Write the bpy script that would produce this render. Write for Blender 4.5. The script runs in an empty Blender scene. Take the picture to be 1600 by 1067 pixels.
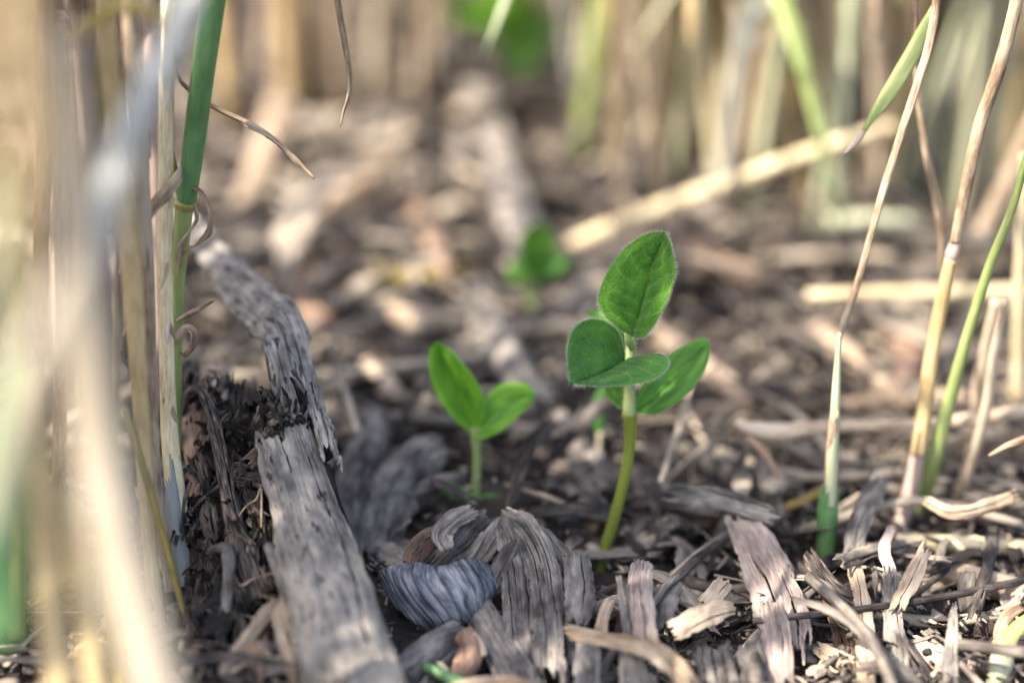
import bpy, math, random
import numpy as np
from mathutils import Vector

R = math.radians
scene = bpy.context.scene
col = scene.collection

# ------------------------------------------------------------------ camera, sky, sun, exposure
H, PITCH, LENS = 0.194, R(25), 60.0
K = 1600 * LENS / 36.0
cam_d = bpy.data.cameras.new('camera')
cam = bpy.data.objects.new('camera', cam_d); col.objects.link(cam)
cam.location = (0, 0, H); cam.rotation_euler = (R(90) - PITCH, 0, 0)
cam_d.lens = LENS; cam_d.sensor_width = 36
cam_d.clip_start = 0.005; cam_d.clip_end = 2000
cam_d.dof.use_dof = True
cam_d.dof.focus_distance = 0.333
cam_d.dof.aperture_fstop = 4.0
cam_d.dof.aperture_blades = 0
scene.camera = cam

SUN_EL, SUN_AZ = R(50), R(-118)          # azimuth clockwise from +Y: from the left, a little behind the camera
world = bpy.data.worlds.new('World'); scene.world = world; world.use_nodes = True
wn = world.node_tree; wn.nodes.clear()
sky = wn.nodes.new('ShaderNodeTexSky'); sky.sky_type = 'NISHITA'; sky.sun_disc = False
sky.dust_density = 2.5; sky.air_density = 0.9; sky.sun_elevation = SUN_EL; sky.sun_rotation = SUN_AZ
bg = wn.nodes.new('ShaderNodeBackground'); bg.inputs[1].default_value = 0.15
wo = wn.nodes.new('ShaderNodeOutputWorld')
wn.links.new(sky.outputs[0], bg.inputs[0]); wn.links.new(bg.outputs[0], wo.inputs[0])
sun_d = bpy.data.lights.new('sun', 'SUN'); sun_d.energy = 3.3; sun_d.angle = R(0.53); sun_d.color = (1.0, 0.93, 0.82)
sun = bpy.data.objects.new('sun', sun_d); col.objects.link(sun)
SUND = Vector((math.sin(SUN_AZ) * math.cos(SUN_EL), math.cos(SUN_AZ) * math.cos(SUN_EL), math.sin(SUN_EL)))
sun.rotation_euler = SUND.to_track_quat('Z', 'Y').to_euler()
sun.location = SUND * 3
scene.view_settings.view_transform = 'Standard'; scene.view_settings.look = 'None'
scene.view_settings.exposure = 2.12; scene.view_settings.gamma = 1.0
scene.render.engine = 'CYCLES'
scene.cycles.use_denoising = True
scene.cycles.max_bounces = 8; scene.cycles.diffuse_bounces = 4; scene.cycles.transmission_bounces = 4
scene.cycles.caustics_reflective = False; scene.cycles.caustics_refractive = False

# ------------------------------------------------------------------ numbers: noise, projection
rng = np.random.default_rng(7)
random.seed(7)
_tab = rng.random((256, 256))
def _h(ix, iy): return _tab[np.mod(ix, 256), np.mod(iy, 256)]
def noise2(x, y):
    x = np.asarray(x, float); y = np.asarray(y, float)
    ix = np.floor(x).astype(int); iy = np.floor(y).astype(int)
    fx = x - ix; fy = y - iy
    fx = fx * fx * (3 - 2 * fx); fy = fy * fy * (3 - 2 * fy)
    a = _h(ix, iy) * (1 - fx) + _h(ix + 1, iy) * fx
    b = _h(ix, iy + 1) * (1 - fx) + _h(ix + 1, iy + 1) * fx
    return (a * (1 - fy) + b * fy) * 2 - 1
def fbm(x, y, o=4):
    s = 0; a = 1.0; t = 0
    for k in range(o):
        s = s + a * noise2(x * 2 ** k + 17.3 * k, y * 2 ** k + 5.1 * k); t += a; a *= 0.5
    return s / t
def terrain(x, y):
    x = np.asarray(x, float); y = np.asarray(y, float)
    near = np.exp(-((x ** 2 + (y - .45) ** 2) / 0.8))
    h = near * (0.0045 * fbm(x * 22, y * 22, 3) + 0.0012 * fbm(x * 120 + 9, y * 120, 2))
    h += (1 - near) * 0.02 * fbm(x * 2, y * 2, 3)
    h += 0.010 * np.exp(-(((x + .045) / .03) ** 2 + ((y - .27) / .05) ** 2))        # heap under the stalk
    h += 0.008 * np.exp(-(((x + .002) / .014) ** 2 + ((y - .318) / .016) ** 2))     # mound before the small seedling
    h -= 0.007 * np.exp(-(((x - .019) / .006) ** 2 + ((y - .315) / .007) ** 2))     # hollow at the seedling's foot
    return h

FW = np.array([0, math.cos(PITCH), -math.sin(PITCH)]); UP = np.array([0, math.sin(PITCH), math.cos(PITCH)]); RT = np.array([1., 0, 0])
CAM = np.array([0, 0, H])
def pt(px, py, d):
    """photo direction + a real distance -> point; d below 0.1 means a height above the soil"""
    ray = FW + (px - 800) / K * RT - (py - 533.5) / K * UP
    if d < 0.08:
        s = (H - d) / -ray[2]
        for _ in range(3):
            q = CAM + s * ray
            s = (H - d - float(terrain(q[0], q[1]))) / -ray[2]
        return CAM + s * ray
    if d > 4: return CAM + (d - 5) / ray[1] * ray       # d = 5 + Y: the point of the ray in the upright plane at Y
    return CAM + d * ray
def yat(px, py): return 5 + float(pt(px, py, .0)[1])
def depth_of(p): return float((np.asarray(p) - CAM) @ FW)
def project(p):
    q = np.asarray(p) - CAM; d = q @ FW
    return 800 + K * (q @ RT) / d, 533.5 - K * (q @ UP) / d, d

def catmull(P, n):
    P = np.asarray(P, float)
    if P.ndim == 1: P = P[:, None]
    m = len(P)
    if m == 2: return P[0] + (P[1] - P[0]) * np.linspace(0, 1, n)[:, None]
    Q = np.vstack([2 * P[0] - P[1], P, 2 * P[-1] - P[-2]])
    t = np.linspace(0, m - 1, n); i = np.minimum(t.astype(int), m - 2); f = (t - i)[:, None]
    a, b, c, d = Q[i], Q[i + 1], Q[i + 2], Q[i + 3]
    return 0.5 * (2 * b + (c - a) * f + (2 * a - 5 * b + 4 * c - d) * f ** 2 + (3 * b - a - 3 * c + d) * f ** 3)
def lin(L, n):
    L = np.atleast_1d(np.asarray(L, float))
    return np.interp(np.linspace(0, 1, n), np.linspace(0, 1, len(L)), L) if len(L) > 1 else np.full(n, L[0])
def nrm(a): return a / np.maximum(np.linalg.norm(a, axis=-1, keepdims=True), 1e-12)

# ------------------------------------------------------------------ mesh builder
class MB:
    def __init__(s): s.v = []; s.f = []; s.uv = []; s.r = []; s.n = 0
    def grid(s, P, UV, rnd, drop=None, close=False):
        """P (a,b,3), UV (a,b,2); faces between neighbours; drop = boolean (a-1,b-1) of missing faces"""
        a, b = P.shape[:2]; base = s.n
        if close:
            idx = np.arange(a * (b - 1)).reshape(a, b - 1) + base
            s.v.append(P[:, :-1].reshape(-1, 3)); s.n += a * (b - 1)
            s.r.append(np.full(a * (b - 1), rnd))
            idx = np.hstack([idx, idx[:, :1]])
        else:
            idx = np.arange(a * b).reshape(a, b) + base
            s.v.append(P.reshape(-1, 3)); s.n += a * b
            s.r.append(np.full(a * b, rnd))
        q = np.stack([idx[:-1, :-1], idx[:-1, 1:], idx[1:, 1:], idx[1:, :-1]], -1)
        u = np.stack([UV[:-1, :-1], UV[:-1, 1:], UV[1:, 1:], UV[1:, :-1]], 2)
        if drop is not None:
            k = ~drop; q = q[k]; u = u[k]
        s.f.append(q.reshape(-1, 4)); s.uv.append(u.reshape(-1, 2))
        return base
    def quads(s, V, F, UV, rnd):
        s.v.append(V); s.f.append(F + s.n); s.uv.append(UV); s.r.append(np.broadcast_to(rnd, (len(V),)).astype(float)); s.n += len(V)
    def build(s, name, mat, parent=None, origin=None, thick=0, offset=0.0):
        V = np.vstack(s.v); F = np.vstack(s.f)
        o = np.zeros(3) if origin is None else np.asarray(origin, float)
        if parent is not None: o = np.array(parent['_o'])
        me = bpy.data.meshes.new(name)
        me.vertices.add(len(V)); me.vertices.foreach_set('co', (V - o).astype(np.float32).ravel())
        me.loops.add(F.size); me.loops.foreach_set('vertex_index', F.astype(np.int32).ravel())
        me.polygons.add(len(F)); me.polygons.foreach_set('loop_start', np.arange(0, F.size, 4, dtype=np.int32))
        me.polygons.foreach_set('loop_total', np.full(len(F), 4, dtype=np.int32))
        me.update(calc_edges=True)
        uvl = me.uv_layers.new(name='UVMap'); uvl.data.foreach_set('uv', np.vstack(s.uv).astype(np.float32).ravel())
        at = me.attributes.new('rnd', 'FLOAT', 'POINT'); at.data.foreach_set('value', np.concatenate(s.r).astype(np.float32))
        me.polygons.foreach_set('use_smooth', np.ones(len(F), bool))
        me.materials.append(mat); me.validate()
        ob = bpy.data.objects.new(name, me); col.objects.link(ob)
        if parent is not None: ob.parent = parent
        else: ob.location = o
        ob['_o'] = [float(c) for c in o]
        if thick:
            m = ob.modifiers.new('solid', 'SOLIDIFY'); m.thickness = thick; m.offset = offset
        return ob

def frames(pts, n, face=None, twist=0):
    P = catmull(pts, n)
    T = nrm(np.gradient(P, axis=0))
    if face is None: Fc = CAM - P
    else:
        Fc = np.broadcast_to(np.asarray(face, float), P.shape)
    S = nrm(np.cross(T, Fc)); N = nrm(np.cross(S, T))
    tw = lin(twist, n)[:, None]
    S2 = S * np.cos(tw) + N * np.sin(tw); N2 = -S * np.sin(tw) + N * np.cos(tw)
    return P, T, S2, N2

def ribbon(mb, pts, hw, face=None, twist=0, curl=0, flat=1.0, nu=40, nv=8, ridge=0, rf=1900, wob=0, jag=(0, 0), edge=0, crack=(), rnd=None, crease=0, vwave=0):
    """strip of dead leaf or bark along a path: half-widths hw, cross-section an arc of half-angle curl"""
    pts = np.array(pts); seed = random.random() * 200
    M = 160
    P, T, S, N = frames(pts, M, face, twist)
    W = catmull(np.atleast_1d(hw), M)[:, 0] if np.size(hw) > 2 else lin(hw, M)
    W = np.maximum(W, 2e-5)
    L = np.concatenate([[0], np.cumsum(np.linalg.norm(np.diff(P, axis=0), axis=1))])
    cu = lin(curl, M)
    u = np.linspace(0, 1, nu + 1)[:, None]; v = np.linspace(-1, 1, nv + 1)[None, :]
    j0 = jag[0] * (0.5 + 0.5 * noise2(v * 4.3 + seed, seed * 2 + 0 * v) + .35 * noise2(v * 15 + seed, 3.3 + 0 * v))
    j1 = jag[1] * (0.5 + 0.5 * noise2(v * 4.3 - seed, seed * 2 + 0 * v) + .35 * noise2(v * 15 - seed, 7.3 + 0 * v))
    t = np.clip(j0 + u * (1 - j0 - j1), 0, 1)
    x = np.arange(M) / (M - 1)
    def g(A): return np.stack([np.interp(t, x, A[:, k]) for k in range(3)], -1)
    def g1(A): return np.interp(t, x, A)
    p, s_, n_, w, l, c = g(P), nrm(g(S)), nrm(g(N)), g1(W), g1(L), g1(cu)
    vv = v + 0 * t
    w = w * (1 + edge * (noise2(l * 260 + seed, np.sign(vv) * 9 + seed) + .5 * noise2(l * 900 + seed, np.sign(vv) * 9 + seed)) * np.abs(vv) ** 2)
    cs = np.where(np.abs(c) < 1e-3, 1e-3, c)
    sx = w * np.sin(vv * cs) / cs; nz = -w * (1 - np.cos(vv * cs)) / cs * flat
    nz = nz + crease * np.abs(vv) * w
    if ridge: nz = nz + ridge * (noise2(vv * w * rf + seed, l * 70) + .6 * noise2(vv * w * rf * 2.3 + seed, l * 190))
    if wob: nz = nz + wob * fbm(l * 160 + seed, vv * w * 220 + seed, 3)
    if vwave: nz = nz + vwave * w * vv * noise2(l * 90 + seed, seed + 0 * l)
    q = p + s_ * sx[..., None] + n_ * nz[..., None]
    drop = None
    if crack:
        drop = np.zeros((nu, nv), bool)
        um = (t[:-1, :-1] + t[1:, 1:]) / 2; vm = (vv[:-1, :-1] + vv[1:, 1:]) / 2
        for v0, t0, t1, cw in crack:
            mid = (um - t0) / (t1 - t0)
            drop |= (np.abs(vm - v0 - .12 * noise2(um * 5 + seed, 1.)) < cw * np.sin(np.clip(mid, 0, 1) * math.pi) ** .5) & (mid > 0) & (mid < 1)
    uv = np.stack([l * 100 + seed, vv * w * 100 + seed], -1)
    mb.grid(q, uv, random.random() if rnd is None else rnd, drop)

def tube(mb, pts, rad, nu=30, nv=12, flat=1.0, face=None, twist=0, ridge=0, rf=3, wob=0, nodes=(), rnd=None, cap=True, groove=()):
    seed = random.random() * 200
    P, T, S, N = frames(np.array(pts), nu + 1, face, twist)
    W = catmull(np.atleast_1d(rad), nu + 1)[:, 0] if np.size(rad) > 2 else lin(rad, nu + 1)
    W = np.maximum(W, 2e-5)
    t = np.linspace(0, 1, nu + 1)
    for tn, amp, wd in nodes: W = W * (1 + amp * np.exp(-((t - tn) / wd) ** 2))
    L = np.concatenate([[0], np.cumsum(np.linalg.norm(np.diff(P, axis=0), axis=1))])
    a = np.linspace(0, 2 * math.pi, nv + 1)[None, :]
    w = W[:, None] + 0 * a; l = L[:, None] + 0 * a
    rr = w * (1 + ridge * (noise2(np.cos(a) * rf + 9 + 0 * l, np.sin(a) * rf + seed + l * 20) + .6 * noise2(np.cos(a) * rf * 2.7 + 0 * l, np.sin(a) * rf * 2.7 + seed + l * 40)))
    if wob: rr = rr * (1 + wob * fbm(l * 200 + seed, np.cos(a) + seed, 3))
    for a0, gw, gd in groove:
        da = np.abs(np.angle(np.exp(1j * (a - a0 - .35 * noise2(l * 60, 3.)))))
        rr = rr * (1 - gd * np.exp(-(da / gw) ** 2))
    q = P[:, None] + S[:, None] * (rr * np.cos(a))[..., None] + N[:, None] * (rr * np.sin(a) * flat)[..., None]
    if cap:
        q = np.concatenate([np.repeat(P[:1, None], nv + 1, 1), q, np.repeat(P[-1:, None], nv + 1, 1)], 0)
        l = np.vstack([l[:1], l, l[-1:]]); a2 = np.repeat(a, nu + 3, 0); w = np.vstack([w[:1], w, w[-1:]])
    else: a2 = np.repeat(a, nu + 1, 0)
    uv = np.stack([l * 100 + seed, a2 * w * 100 + seed], -1)
    mb.grid(q, uv, random.random() if rnd is None else rnd, close=True)

# ------------------------------------------------------------------ materials
def nt(name):
    m = bpy.data.materials.new(name); m.use_nodes = True
    m.node_tree.nodes.clear(); return m, m.node_tree
def N_(t, k, **kw):
    n = t.nodes.new(k)
    for a, b in kw.items():
        if a.startswith('i_'):
            n.inputs[int(a[2:])].default_value = b
        else: setattr(n, a, b)
    return n
def ramp(t, stops):
    r = N_(t, 'ShaderNodeValToRGB'); e = r.color_ramp.elements
    while len(e) < len(stops): e.new(0.5)
    for k, (p, c) in enumerate(stops): e[k].position = p; e[k].color = (*c, 1)
    return r
def fibre_mat(name, stops, blotch=.5, fib=.35, rn=.5, fs=14, bs=1.2, bump=.5, transl=0.0, rough=.75, specks=None, speck_th=.64, dist=.0003, spec=.25, uf=1.6):
    """dead plant tissue: long fibres along u, blotches, one shift of tone per piece"""
    m, t = nt(name); L = t.links.new
    uv = N_(t, 'ShaderNodeUVMap'); at = N_(t, 'ShaderNodeAttribute', attribute_name='rnd')
    w = N_(t, 'ShaderNodeMath', operation='MULTIPLY', i_1=57.0); L(at.outputs['Fac'], w.inputs[0])
    mp = N_(t, 'ShaderNodeMapping'); L(uv.outputs[0], mp.inputs[0]); mp.inputs['Scale'].default_value = (uf, fs, 1)
    nf = N_(t, 'ShaderNodeTexNoise', noise_dimensions='4D'); nf.inputs['Scale'].default_value = 1.5; nf.inputs['Detail'].default_value = 5; nf.inputs['Roughness'].default_value = .65
    L(mp.outputs[0], nf.inputs['Vector']); L(w.outputs[0], nf.inputs['W'])
    mp2 = N_(t, 'ShaderNodeMapping'); L(uv.outputs[0], mp2.inputs[0]); mp2.inputs['Scale'].default_value = (.7, 1.6, 1)
    nb = N_(t, 'ShaderNodeTexNoise', noise_dimensions='4D'); nb.inputs['Scale'].default_value = bs; nb.inputs['Detail'].default_value = 6; nb.inputs['Roughness'].default_value = .6
    L(mp2.outputs[0], nb.inputs['Vector']); L(w.outputs[0], nb.inputs['W'])
    def ma(op, a, b):
        n = N_(t, 'ShaderNodeMath', operation=op)
        for i, x in enumerate((a, b)):
            if isinstance(x, (int, float)): n.inputs[i].default_value = x
            else: L(x, n.inputs[i])
        return n.outputs[0]
    s = ma('ADD', ma('MULTIPLY', ma('SUBTRACT', nf.outputs[0], .5), fib * 3.2), ma('MULTIPLY', ma('SUBTRACT', nb.outputs[0], .5), blotch * 3.2))
    s = ma('ADD', ma('ADD', s, .5), ma('MULTIPLY', ma('SUBTRACT', at.outputs['Fac'], .5), rn))
    r = ramp(t, stops); L(s, r.inputs[0]); c = r.outputs[0]
    if specks:
        ns = N_(t, 'ShaderNodeTexNoise', noise_dimensions='4D'); ns.inputs['Scale'].default_value = 9; ns.inputs['Detail'].default_value = 4
        mp3 = N_(t, 'ShaderNodeMapping'); L(uv.outputs[0], mp3.inputs[0]); mp3.inputs['Scale'].default_value = (.28, 1.4, 1)
        L(mp3.outputs[0], ns.inputs['Vector']); L(w.outputs[0], ns.inputs['W'])
        k = N_(t, 'ShaderNodeMapRange'); k.inputs[1].default_value = speck_th; k.inputs[2].default_value = speck_th + .05; L(ns.outputs[0], k.inputs[0])
        mx = N_(t, 'ShaderNodeMix', data_type='RGBA'); L(k.outputs[0], mx.inputs[0]); L(c, mx.inputs[6]); mx.inputs[7].default_value = (*specks, 1)
        c = mx.outputs[2]
    b = N_(t, 'ShaderNodeBsdfPrincipled'); L(c, b.inputs['Base Color']); b.inputs['Roughness'].default_value = rough
    b.inputs['Specular IOR Level'].default_value = spec
    bp = N_(t, 'ShaderNodeBump'); bp.inputs['Strength'].default_value = bump; bp.inputs['Distance'].default_value = dist
    hsum = ma('ADD', nf.outputs[0], ma('MULTIPLY', nb.outputs[0], .4))
    L(hsum, bp.inputs['Height']); L(bp.outputs[0], b.inputs['Normal'])
    out = N_(t, 'ShaderNodeOutputMaterial'); sh = b.outputs[0]
    if transl:
        tr = N_(t, 'ShaderNodeBsdfTranslucent'); L(c, tr.inputs[0])
        ms = N_(t, 'ShaderNodeMixShader'); ms.inputs[0].default_value = transl; L(sh, ms.inputs[1]); L(tr.outputs[0], ms.inputs[2]); sh = ms.outputs[0]
    L(sh, out.inputs[0]); return m

M = {}
M['grey'] = fibre_mat('weathered_residue', [(0, (.014, .012, .012)), (.28, (.058, .050, .044)), (.55, (.155, .136, .118)), (.8, (.29, .25, .205)), (1, (.42, .34, .28))], bump=.7, fib=.24, blotch=.65, fs=30, bs=1.8)
M['bluegrey'] = fibre_mat('weathered_husk', [(0, (.012, .013, .016)), (.3, (.052, .055, .065)), (.6, (.145, .152, .170)), (1, (.34, .335, .33))], bump=1, fib=.75, blotch=.3, rn=.1, fs=10, spec=.15)
M['stalk'] = fibre_mat('weathered_stalk', [(0, (.015, .013, .014)), (.25, (.078, .070, .064)), (.5, (.19, .172, .155)), (.75, (.30, .265, .225)), (1, (.42, .35, .29))], bump=.8, fib=.38, blotch=.65, rn=.0, fs=12, bs=1.6, specks=(.025, .022, .024), speck_th=.57)
M['plate'] = fibre_mat('weathered_bark_plate', [(0, (.030, .026, .022)), (.25, (.10, .09, .078)), (.5, (.205, .183, .158)), (.72, (.32, .275, .225)), (1, (.46, .37, .28))], bump=.6, fib=.2, blotch=.75, rn=.0, fs=14, bs=1.3, specks=(.03, .026, .024), speck_th=.60)
M['charred'] = fibre_mat('decayed_fibres', [(0, (.008, .007, .007)), (.35, (.026, .022, .020)), (.6, (.075, .062, .054)), (.8, (.17, .13, .10)), (1, (.36, .26, .18))], bump=1, fib=.6, blotch=.45, rn=.55, fs=20, rough=.95, spec=.05, dist=.0005)
M['brown'] = fibre_mat('brown_residue', [(0, (.025, .015, .01)), (.35, (.09, .055, .038)), (.65, (.24, .15, .10)), (1, (.45, .31, .21))], bump=.7)
M['tan'] = fibre_mat('tan_residue', [(0, (.10, .07, .045)), (.3, (.28, .20, .135)), (.65, (.50, .385, .27)), (1, (.68, .56, .43))], bump=.5, transl=.12)
M['straw'] = fibre_mat('pale_straw', [(0, (.22, .16, .09)), (.3, (.52, .40, .22)), (.6, (.74, .62, .39)), (1, (.85, .78, .58))], bump=.5, fib=.42, blotch=.38, rn=.35, transl=.12, rough=.45, specks=(.10, .07, .05), speck_th=.66, spec=.35)
M['gold'] = fibre_mat('golden_straw', [(0, (.20, .12, .05)), (.4, (.43, .30, .14)), (.7, (.58, .43, .22)), (1, (.70, .57, .34))], bump=.5, fib=.42, blotch=.38, rn=.3, transl=.12, rough=.45, specks=(.10, .06, .03), speck_th=.74, spec=.4)
M['whitish'] = fibre_mat('bleached_straw', [(0, (.20, .145, .09)), (.4, (.38, .31, .22)), (1, (.56, .48, .37))], bump=.2, fib=.2, blotch=.35, rn=.2, transl=.1, rough=.5)
M['bluish'] = fibre_mat('bleached_blade', [(0, (.20, .20, .18)), (.5, (.33, .33, .30)), (1, (.46, .44, .38))], bump=.2, fib=.2, blotch=.3, rn=.2, transl=.1, rough=.9, spec=.1)
M['green'] = fibre_mat('green_culm', [(0, (.05, .11, .035)), (.45, (.10, .21, .07)), (.8, (.17, .30, .12)), (1, (.34, .40, .17))], specks=(.22, .17, .06), speck_th=.69, bump=.3, fib=.3, blotch=.4, rn=.2, fs=10, transl=.06, rough=.38, spec=.4)
M['lime'] = fibre_mat('yellowing_green', [(0, (.15, .19, .06)), (.45, (.27, .33, .11)), (.8, (.43, .46, .20)), (1, (.56, .53, .30))], bump=.15, fib=.2, blotch=.35, rn=.25, transl=.2, rough=.5)
M['palegreen'] = fibre_mat('pale_green_sheath', [(0, (.24, .25, .14)), (.4, (.38, .40, .25)), (.7, (.54, .54, .37)), (1, (.64, .58, .42))], bump=.15, fib=.2, blotch=.4, rn=.4, transl=.15, rough=.5)
M['olive'] = fibre_mat('olive_sheath', [(0, (.10, .07, .015)), (.5, (.32, .23, .06)), (1, (.52, .42, .16))], bump=.3, transl=.15, rough=.45)
M['deepgreen'] = fibre_mat('deep_green_blade', [(0, (.03, .10, .02)), (.5, (.07, .20, .04)), (1, (.16, .32, .08))], bump=.15, fib=.2, blotch=.2, transl=.2, rough=.45)
M['pink'] = fibre_mat('pinkish_sheath', [(0, (.26, .17, .14)), (.5, (.43, .31, .26)), (1, (.62, .51, .42))], bump=.2, fib=.2, blotch=.2, transl=.1)
M['twine'] = fibre_mat('dried_leaf', [(0, (.08, .05, .03)), (.35, (.24, .16, .10)), (.65, (.44, .33, .22)), (1, (.62, .50, .37))], bump=.6, fib=.45, blotch=.55, rn=.2, transl=.15)
# loose litter: grey to tan per piece
M['litter'] = fibre_mat('mixed_litter', [(0, (.016, .013, .012)), (.2, (.055, .043, .037)), (.42, (.145, .122, .102)), (.62, (.265, .22, .17)), (.82, (.43, .345, .25)), (1, (.60, .49, .36))], bump=.8, fib=.32, blotch=.55, rn=.85, fs=18)

M['rose'] = fibre_mat('sunbleached_residue', [(0, (.05, .04, .036)), (.3, (.20, .155, .13)), (.6, (.38, .30, .25)), (1, (.58, .49, .41))], bump=.9, fib=.35, blotch=.55, rn=.3, fs=28)

def soil_mat():
    m, t = nt('soil'); L = t.links.new
    tc = N_(t, 'ShaderNodeTexCoord')
    n1 = N_(t, 'ShaderNodeTexNoise'); n1.inputs['Scale'].default_value = 60; n1.inputs['Detail'].default_value = 8; n1.inputs['Roughness'].default_value = .7
    n2 = N_(t, 'ShaderNodeTexNoise'); n2.inputs['Scale'].default_value = 700; n2.inputs['Detail'].default_value = 5
    L(tc.outputs['Object'], n1.inputs[0]); L(tc.outputs['Object'], n2.inputs[0])
    r = ramp(t, [(.3, (.012, .009, .007)), (.5, (.035, .024, .018)), (.62, (.075, .05, .036)), (.8, (.13, .085, .06))]); L(n1.outputs[0], r.inputs[0])
    b = N_(t, 'ShaderNodeBsdfPrincipled'); b.inputs['Roughness'].default_value = .95; L(r.outputs[0], b.inputs['Base Color'])
    ad = N_(t, 'ShaderNodeMath', operation='ADD'); L(n1.outputs[0], ad.inputs[0]); L(n2.outputs[0], ad.inputs[1])
    bp = N_(t, 'ShaderNodeBump'); bp.inputs['Distance'].default_value = .001; L(ad.outputs[0], bp.inputs['Height']); L(bp.outputs[0], b.inputs['Normal'])
    o = N_(t, 'ShaderNodeOutputMaterial'); L(b.outputs[0], o.inputs[0]); return m
M['soil'] = soil_mat()

def leaf_mat(name, dark, mid, light, vein, veins=.5, transl=.35, bump=.5, vn=8):
    """young soybean leaf; uv = (0..1 along the midrib, -1..1 across)"""
    m, t = nt(name); L = t.links.new
    uv = N_(t, 'ShaderNodeUVMap'); sp = N_(t, 'ShaderNodeSeparateXYZ'); L(uv.outputs[0], sp.inputs[0])
    def ma(op, a, b=0.0, c=None):
        n = N_(t, 'ShaderNodeMath', operation=op)
        for i, x in enumerate((a, b) if c is None else (a, b, c)):
            if isinstance(x, (int, float)): n.inputs[i].default_value = x
            else: L(x, n.inputs[i])
        return n.outputs[0]
    av = ma('ABSOLUTE', sp.outputs[1])
    nz = N_(t, 'ShaderNodeTexNoise'); nz.inputs['Scale'].default_value = 5; nz.inputs['Detail'].default_value = 6; L(uv.outputs[0], nz.inputs[0])
    ph = ma('ADD', ma('SUBTRACT', sp.outputs[0], ma('MULTIPLY', ma('POWER', av, 1.15), .27)), ma('MULTIPLY', nz.outputs[0], .06))
    wv = ma('ABSOLUTE', ma('SINE', ma('MULTIPLY', ph, math.pi * vn)))
    lat = N_(t, 'ShaderNodeMapRange'); lat.inputs[1].default_value = .22; lat.inputs[2].default_value = 0.0; L(wv, lat.inputs[0])
    midr = N_(t, 'ShaderNodeMapRange'); midr.inputs[1].default_value = .045; midr.inputs[2].default_value = 0.012; L(av, midr.inputs[0])
    vmask = ma('MINIMUM', ma('ADD', ma('MULTIPLY', lat.outputs[0], .35 * veins), midr.outputs[0]), 1.0)
    vor = N_(t, 'ShaderNodeTexVoronoi', feature='DISTANCE_TO_EDGE'); vor.inputs['Scale'].default_value = 26
    mp = N_(t, 'ShaderNodeMapping'); mp.inputs['Scale'].default_value = (1, .5, 1); L(uv.outputs[0], mp.inputs[0]); L(mp.outputs[0], vor.inputs['Vector'])
    net = N_(t, 'ShaderNodeMapRange'); net.inputs[1].default_value = .0; net.inputs[2].default_value = .12; L(vor.outputs[0], net.inputs[0])
    n2 = N_(t, 'ShaderNodeTexNoise'); n2.inputs['Scale'].default_value = 3; n2.inputs['Detail'].default_value = 5; L(uv.outputs[0], n2.inputs[0])
    r = ramp(t, [(.3, dark), (.52, mid), (.75, light)])
    L(ma('ADD', n2.outputs[0], ma('MULTIPLY', ma('SUBTRACT', net.outputs[0], .7), -.10 * veins)), r.inputs[0])
    mx = N_(t, 'ShaderNodeMix', data_type='RGBA'); L(vmask, mx.inputs[0]); L(r.outputs[0], mx.inputs[6]); mx.inputs[7].default_value = (*vein, 1)
    # thin pale rim of the leaf
    rim = N_(t, 'ShaderNodeMapRange'); rim.inputs[1].default_value = .93; rim.inputs[2].default_value = 1.0; rim.inputs[4].default_value = .55; L(av, rim.inputs[0])
    mx2 = N_(t, 'ShaderNodeMix', data_type='RGBA'); L(rim.outputs[0], mx2.inputs[0]); L(mx.outputs[2], mx2.inputs[6]); mx2.inputs[7].default_value = (*light, 1)
    c = mx2.outputs[2]
    hh = ma('SUBTRACT', ma('ADD', ma('MULTIPLY', net.outputs[0], .35), ma('MULTIPLY', nz.outputs[0], .9)), ma('MULTIPLY', vmask, .9))
    bp = N_(t, 'ShaderNodeBump'); bp.inputs['Strength'].default_value = bump; bp.inputs['Distance'].default_value = .0005; L(hh, bp.inputs['Height'])
    b = N_(t, 'ShaderNodeBsdfPrincipled'); L(c, b.inputs['Base Color']); b.inputs['Roughness'].default_value = .5; b.inputs['Specular IOR Level'].default_value = .35
    b.inputs['Sheen Weight'].default_value = .15
    L(bp.outputs[0], b.inputs['Normal'])
    hs = N_(t, 'ShaderNodeHueSaturation'); hs.inputs['Hue'].default_value = .475; hs.inputs['Saturation'].default_value = 1.15; hs.inputs['Value'].default_value = 1.9; L(c, hs.inputs['Color'])
    tr = N_(t, 'ShaderNodeBsdfTranslucent'); L(hs.outputs[0], tr.inputs[0]); L(bp.outputs[0], tr.inputs['Normal'])
    ms = N_(t, 'ShaderNodeMixShader'); ms.inputs[0].default_value = transl; L(b.outputs[0], ms.inputs[1]); L(tr.outputs[0], ms.inputs[2])
    o = N_(t, 'ShaderNodeOutputMaterial'); L(ms.outputs[0], o.inputs[0]); return m
M['soyleaf'] = leaf_mat('soybean_leaf', (.055, .18, .012), (.105, .29, .022), (.24, .46, .055), (.40, .56, .17), veins=1.0, transl=.45, bump=.8)
M['soyleaf_blue'] = leaf_mat('soybean_leaf_cool', (.05, .165, .018), (.09, .26, .030), (.16, .37, .06), (.32, .50, .18), transl=.4, veins=1.0, bump=.8)
M['cotyledon'] = leaf_mat('seed_leaf', (.045, .155, .015), (.105, .275, .03), (.21, .43, .055), (.14, .34, .09), veins=.15, bump=.15)
M['younglf'] = leaf_mat('young_leaf', (.06, .20, .008), (.125, .32, .012), (.27, .46, .04), (.38, .54, .12), veins=.7, bump=.25, transl=.4)
M['soystem'] = fibre_mat('soybean_stem', [(0, (.10, .13, .02)), (.5, (.20, .23, .035)), (1, (.36, .34, .08))], bump=.15, fib=.15, blotch=.3, transl=.1, rough=.4, fs=8)
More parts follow.
